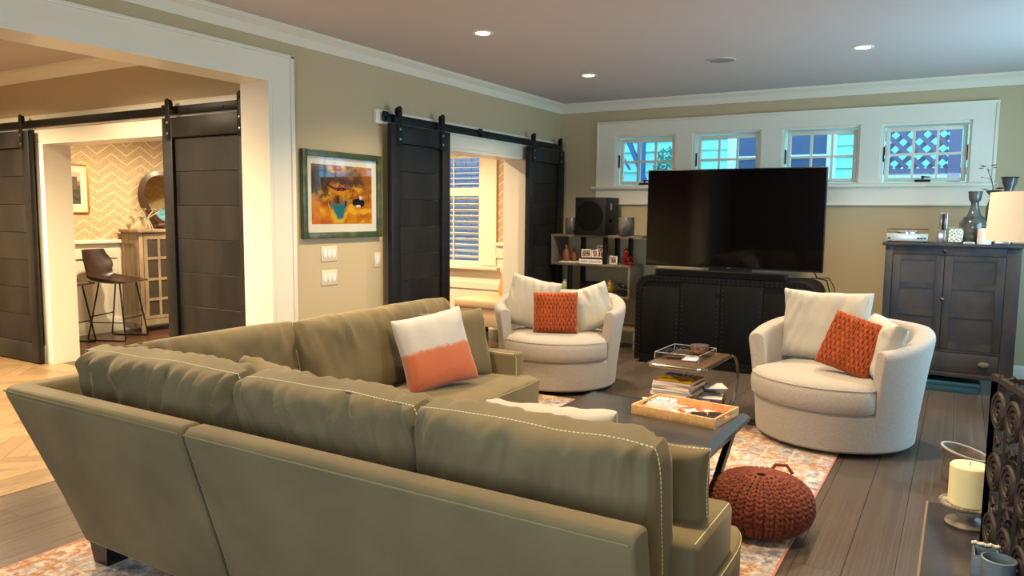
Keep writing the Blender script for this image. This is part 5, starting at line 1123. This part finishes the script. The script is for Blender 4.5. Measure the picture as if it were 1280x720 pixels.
for y in (hy0, hy1-.05): box(b, hx1-.02, hx1, y, y+.05, 0, 1.18, .002)
box(b, hx1-.02, hx1-.0005, hy0, hy1, .08, .15); obj('face_frame', b, M_hutch, hu)
for y0 in (hy0+.055, hy0+.555):
    y1 = y0+.49; b = B(); rr = [(.19, .37), (.40, .61), (.64, .86), (.89, 1.10)]; ccs = [(y0+.045, y0+.18), (y0+.21, y0+.345), (y0+.375, y0+.445)]
    box(b, hx1-.018, hx1+.004, y0, y0+.045, .155, 1.17); box(b, hx1-.018, hx1+.004, y1-.045, y1, .155, 1.17)
    for y in (y0+.18, y0+.345): box(b, hx1-.016, hx1+.002, y, y+.03, .155, 1.17)
    for z0, z1 in ((.155, .19), (.37, .40), (.61, .64), (.86, .89), (1.10, 1.17)): box(b, hx1-.017, hx1+.003, y0+.045, y1-.045, z0, z1)
    d = obj('door', b, M_hutch, hu)
    for z0, z1 in rr:
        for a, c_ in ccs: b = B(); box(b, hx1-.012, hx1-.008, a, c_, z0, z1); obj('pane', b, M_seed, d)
# mirror
m_ = thing('teardrop_mirror', 'teardrop-shaped mirror in a dark wood frame standing on the pine cabinet', 'mirror', (-8.50, 5.86, 1.215))
def tear(s, z0=1.63, r=.28, n=40):
    o = []
    for i in range(n):
        a = 2*PI*i/n; y = r*math.cos(a); z = r*math.sin(a)
        if z < 0: k = -z/r; z *= 1.30; y *= 1-.45*k**1.4
        o.append((y*s, z*s+z0))
    return o
for nm, s0, s1, x, mm in (('frame', 1.06, .88, .02, M_mframe),):
    b = B(); o1, o2 = tear(s0), tear(s1); rings(b, [[(-8.53, 5.86+y, z) for y, z in o1], [(-8.50, 5.86+y, z) for y, z in o1], [(-8.495, 5.86+y*.97+0, z) for y, z in o2], [(-8.515, 5.86+y, z) for y, z in o2], [(-8.53, 5.86+y, z) for y, z in o2]], True, False, False); obj(nm, b, mm, m_)
b = B(); rings(b, [[(-8.520, 5.86+y, z) for y, z in tear(.9)], [(-8.517, 5.86+y, z) for y, z in tear(.9)]]); obj('glass', b, M_mirror, m_)
b = B(); rings(b, [[(-8.503, 5.86+y, z) for y, z in tear(.89)], [(-8.500, 5.86+y, z) for y, z in tear(.87)], [(-8.512, 5.86+y, z) for y, z in tear(.86)]], True, False, False); obj('gilt_slip', b, M_gold, m_)
b = B(); box(b, -8.535, -8.42, 5.72, 6.0, 1.2285, 1.27, .006); obj('base', b, M_mframe, m_); m_.rotation_euler.y = -.11
# wire candelabra
t = thing('wire_candelabra', 'pale wire candelabra with fanned arms on the pine cabinet', 'candelabra', (-8.36, 5.50, 1.215))
M_wirec = mat('pale_wire', C(200, 190, 160), .4, .3)
for k in range(9):
    a = 2*PI*k/9; d = Vector((math.cos(a), math.sin(a), 0)); c = Vector((-8.36, 5.52, 0))
    b = B(); tube(b, [c+d*.075+Vector((0, 0, 1.2165)), c+d*.03+Vector((0, 0, 1.32)), c+d*.025+Vector((0, 0, 1.35)), c+d*.10+Vector((0, 0, 1.40)), c+d*.15+Vector((0, 0, 1.425)), c+d*.155+Vector((0, 0, 1.445))], .0035, 5); ar = obj('arm', b, M_wirec, t)
    b = B(); p = c+d*.155; lathe(b, (p.x, p.y, 1.445), [(.004, 0), (.022, .006), (.024, .014), (.018, .012)], 10); obj('cup', b, M_wirec, ar)
# bar stools
def stool(label, loc, rz):
    """local: back toward -x, sits facing +x"""
    t = thing('bar_stool', label, 'bar stool', loc, rz, 'brown leather bucket stools')
    b = B(); R_ = []
    n_ = 13; prof = []
    for i in range(15):
        s = i/14
        if s < .55: x = .22-.40*(s/.55); z = .64-.02*math.sin(PI*s/.55)+.0
        else: q = (s-.55)/.45; x = -.18-.10*q-.03*math.sin(q*PI/2); z = .64+.33*q
        prof.append((x, z, s))
    g = []
    for x, z, s in prof:
        wd = .20+.03*math.sin(PI*min(1, s*1.4)) if s < .7 else .225-.05*sm(.8, 1, s); row = []
        for j in range(n_):
            v = -1+2*j/(n_-1); lift = .055*abs(v)**3*(math.sin(PI*min(1, s*1.1))); fwd = .07*abs(v)**2*sm(.5, .8, s)
            row.append((x+fwd, wd*v, z+lift))
        g.append(row)
    up = [[b.verts.new(p) for p in r] for r in g]; dn = [[b.verts.new((p[0]-.012*sm(.5, .7, k/14), p[1], p[2]-.018*(1-sm(.6, .9, k/14)))) for p in r] for k, r in enumerate(g)]
    for k in range(14):
        for j in range(n_-1): b.faces.new((up[k][j], up[k][j+1], up[k+1][j+1], up[k+1][j])); b.faces.new((dn[k][j+1], dn[k][j], dn[k+1][j], dn[k+1][j+1]))
    for k in range(14):
        for j, f in ((0, 0), (n_-1, 1)): b.faces.new((up[k][j], up[k+1][j], dn[k+1][j], dn[k][j]))
    for j in range(n_-1):
        for k in (0, 14): b.faces.new((up[k][j], up[k][j+1], dn[k][j+1], dn[k][j]))
    obj('bucket_seat', b, M_leatherb, t, local=True, ang=1.2)
    for sy in (-1, 1):
        b = B(); y = sy*.20
        tube(b, [(.12, sy*.14, .625), (.20, y, .03), (.195, y, .012), (.18, y, .008), (-.18, y, .008), (-.195, y, .012), (-.20, y, .03), (-.10, sy*.14, .625)], .008, 8); obj('side_loop', b, M_iron, t, local=True)
    for x, z in ((.175, .24), (-.17, .26)):
        b = B(); tube(b, [(x, -.193, z), (x, .193, z)], .007, 8); obj('foot_rail', b, M_iron, t, local=True)
    b = B(); tube(b, [(-.182, -.195, .2), (.182, -.195, .2)], .006, 6); obj('side_rail', b, M_iron, t, local=True)
    return t
s1 = stool('brown leather bucket bar stool beside the pine cabinet', (-8.10, 4.96, .0), .45); s1.scale = (1.08, 1.08, 1.03)
dup(s1, (-8.16, 4.38, .0), .4, 'brown leather bucket bar stool half hidden behind the white door jamb')
# bench under shuttered window
t = thing('upholstered_bench', 'tan upholstered bench below the shuttered window', 'bench', (-4.85, 7.5, 0))
b = B(); box(b, -5.02, -4.36, 7.12, 7.80, .36, .47, .03, 3); obj('cushion', b, M_bench, t); b = B(); box(b, -5.0, -4.38, 7.14, 7.78, .16, .365, .01); obj('base', b, M_bench, t)
for x in (-4.99, -4.44):
    for y in (7.16, 7.72): b = B(); box(b, x, x+.045, y, y+.045, .0, .165); obj('leg', b, M_leg, t)
pillow('bench_pillow', 'tan and orange pillow leaning on the bench by the doorway', 'pillow', mat('tan_orange', C(206, 134, 74), .85), .36, .34, .11, (-4.62, 7.55, .47), -.9, rx=-.25, seed=61)

# ============================================================ OUTSIDE
gr = B(); box(gr, -14, 6, 8.3, 22, -.6, -.5); struct('ground', gr, mat('outside_ground', C(120, 130, 120), .9))
nh = thing('neighbor_house', 'pale clapboard neighbour house seen through the high windows', 'house', (-3, 11.0, -.5))
b = B(); box(b, -5.2, -1.1, 11.03, 11.3, -.5, 4.2); box(b, -1.1, 3, 13.2, 13.4, -.5, 4.2); obj('wall_core', b, M_siding, nh)
for i in range(30):
    z = -.3+i*.15
    for x0, x1 in ((-5.2, -2.95), (-1.5, -1.1)):
        b = B(); rings(b, [[(x, 11.03, z), (x, 10.985, z), (x, 11.012, z+.15), (x, 11.03, z+.15)] for x in (x0, x1)]); obj('siding_board', b, M_siding, nh)
b = B(); box(b, -2.95, -2.82, 10.97, 11.03, .8, 4); box(b, -1.62, -1.5, 10.97, 11.03, .8, 4); box(b, -2.28, -2.18, 10.97, 11.03, .8, 4); box(b, -2.82, -1.62, 10.97, 11.03, 2.25, 2.29); nw = obj('window', b, M_ext, nh)
for x0, x1 in ((-2.82, -2.28), (-2.18, -1.62)):
    for z0, z1 in ((.8, 2.25), (2.29, 4)): b = B(); box(b, x0, x1, 11.0, 11.02, z0, z1); obj('pane', b, M_extdark, nw)
lt = thing('lattice_screen', 'purple-grey garden lattice screen outside the rightmost high window', 'lattice', (-.45, 9.5, -.5))
b = B(); box(b, -.17, -.05, 9.46, 9.56, -.5, 3.2); obj('post', b, M_latt, lt); b = B(); box(b, -1.0, .5, 9.47, 9.53, 1.92, 1.99); box(b, -1.0, .5, 9.47, 9.53, 3.1, 3.2); obj('rail', b, M_latt, lt)
b = B(); k = -1.93
while k < 2.0:
    for s in (-1, 1):
        z0, z1 = 1.99, 3.1; xa = k-.6 if s > 0 else k+.6; xb = xa+s*(z1-z0)
        # clip to x range -1.0..-.17
        pa, pb = Vector((xa, 9.49+.012*s, z0)), Vector((xb, 9.49+.012*s, z1)); ts = [0, 1]
        for lim in (-1.0, -.17): 
            tt = (lim-xa)/(xb-xa)
            if (xb-xa) > 0: ts = [max(ts[0], tt), ts[1]] if lim == -1.0 else [ts[0], min(ts[1], tt)]
            else: ts = [ts[0], min(ts[1], tt)] if lim == -1.0 else [max(ts[0], tt), ts[1]]
        if ts[1]-ts[0] > .03: bar(b, pa.lerp(pb, ts[0]), pa.lerp(pb, ts[1]), .008, .05)
    k += .155
obj('lattice_slats', b, M_latt, lt, kind='stuff')
pb_ = thing('porch_beam', 'blue-grey porch beam with diagonal braces outside the leftmost high window', 'beam', (-4.3, 10.4, -.5))
bb = mat('porch_blue', C(70, 100, 140), .7)
b = B(); box(b, -4.75, -3.6, 10.35, 10.45, 2.55, 2.65); obj('beam', b, bb, pb_); b = B(); bar(b, (-4.25, 10.4, 2.55), (-3.95, 10.4, 1.9), .06); bar(b, (-4.5, 10.4, 2.56), (-4.2, 10.4, 2.1), .03); obj('brace', b, bb, pb_); b = B(); box(b, -4.08, -3.98, 10.36, 10.44, -.5, 2.55); obj('post', b, bb, pb_)
def leafy(name, label, c, rad, n_, m, sz, cat):
    t = thing(name, label, cat, (c[0], c[1], -.5)); rnd = random.Random(n_); b = B()
    for _ in range(n_):
        v = Vector((rnd.gauss(0, 1), rnd.gauss(0, 1), rnd.gauss(0, 1))).normalized()*rnd.random()**.4
        p = Vector(c)+Vector((v.x*rad[0], v.y*rad[1], v.z*rad[2])); d = Vector((rnd.uniform(-1, 1), rnd.uniform(-1, 1), rnd.uniform(-1, 1))).normalized(); s = d.orthogonal().normalized()
        vs = [b.verts.new(q) for q in (p-d*sz, p+s*sz*.4, p+d*sz, p-s*sz*.4)]; b.faces.new(vs)
    obj('leaves', b, m, t, kind='stuff'); b = B(); tube(b, [(c[0], c[1], -.5), (c[0]+.05, c[1], c[2]-.2), (c[0], c[1], c[2]+rad[2]*.5)], [.05, .035, .01], 7); obj('trunk', b, M_greyw, t)
leafy('garden_shrub', 'feathery shrub outside the leftmost high window', (-3.72, 10.6, 1.9), (.22, .2, .55), 700, M_leaf, .035, 'shrub')
bw_ = thing('brick_wall', 'violet-grey brick wall beyond the shuttered dining window', 'wall', (-7.0, 10.2, -.5))
b = B()
for r in range(52):
    for k in range(9):
        x = -7.55+k*.215+(.107 if r % 2 else 0); box(b, x, x+.205, 10.15, 10.2, -.5+r*.075, -.5+r*.075+.065)
obj('bricks', b, M_brick, bw_, kind='stuff'); b = B(); box(b, -7.5, -5.3, 10.17, 10.35, -.5, 3.4); obj('mortar_core', b, mat('mortar', C(190, 190, 206), .9), bw_)
leafy('garden_tree', 'green tree left of the brick wall outside the dining window', (-8.4, 9.7, 1.7), (.75, .4, 1.3), 2500, M_leaf, .06, 'tree')
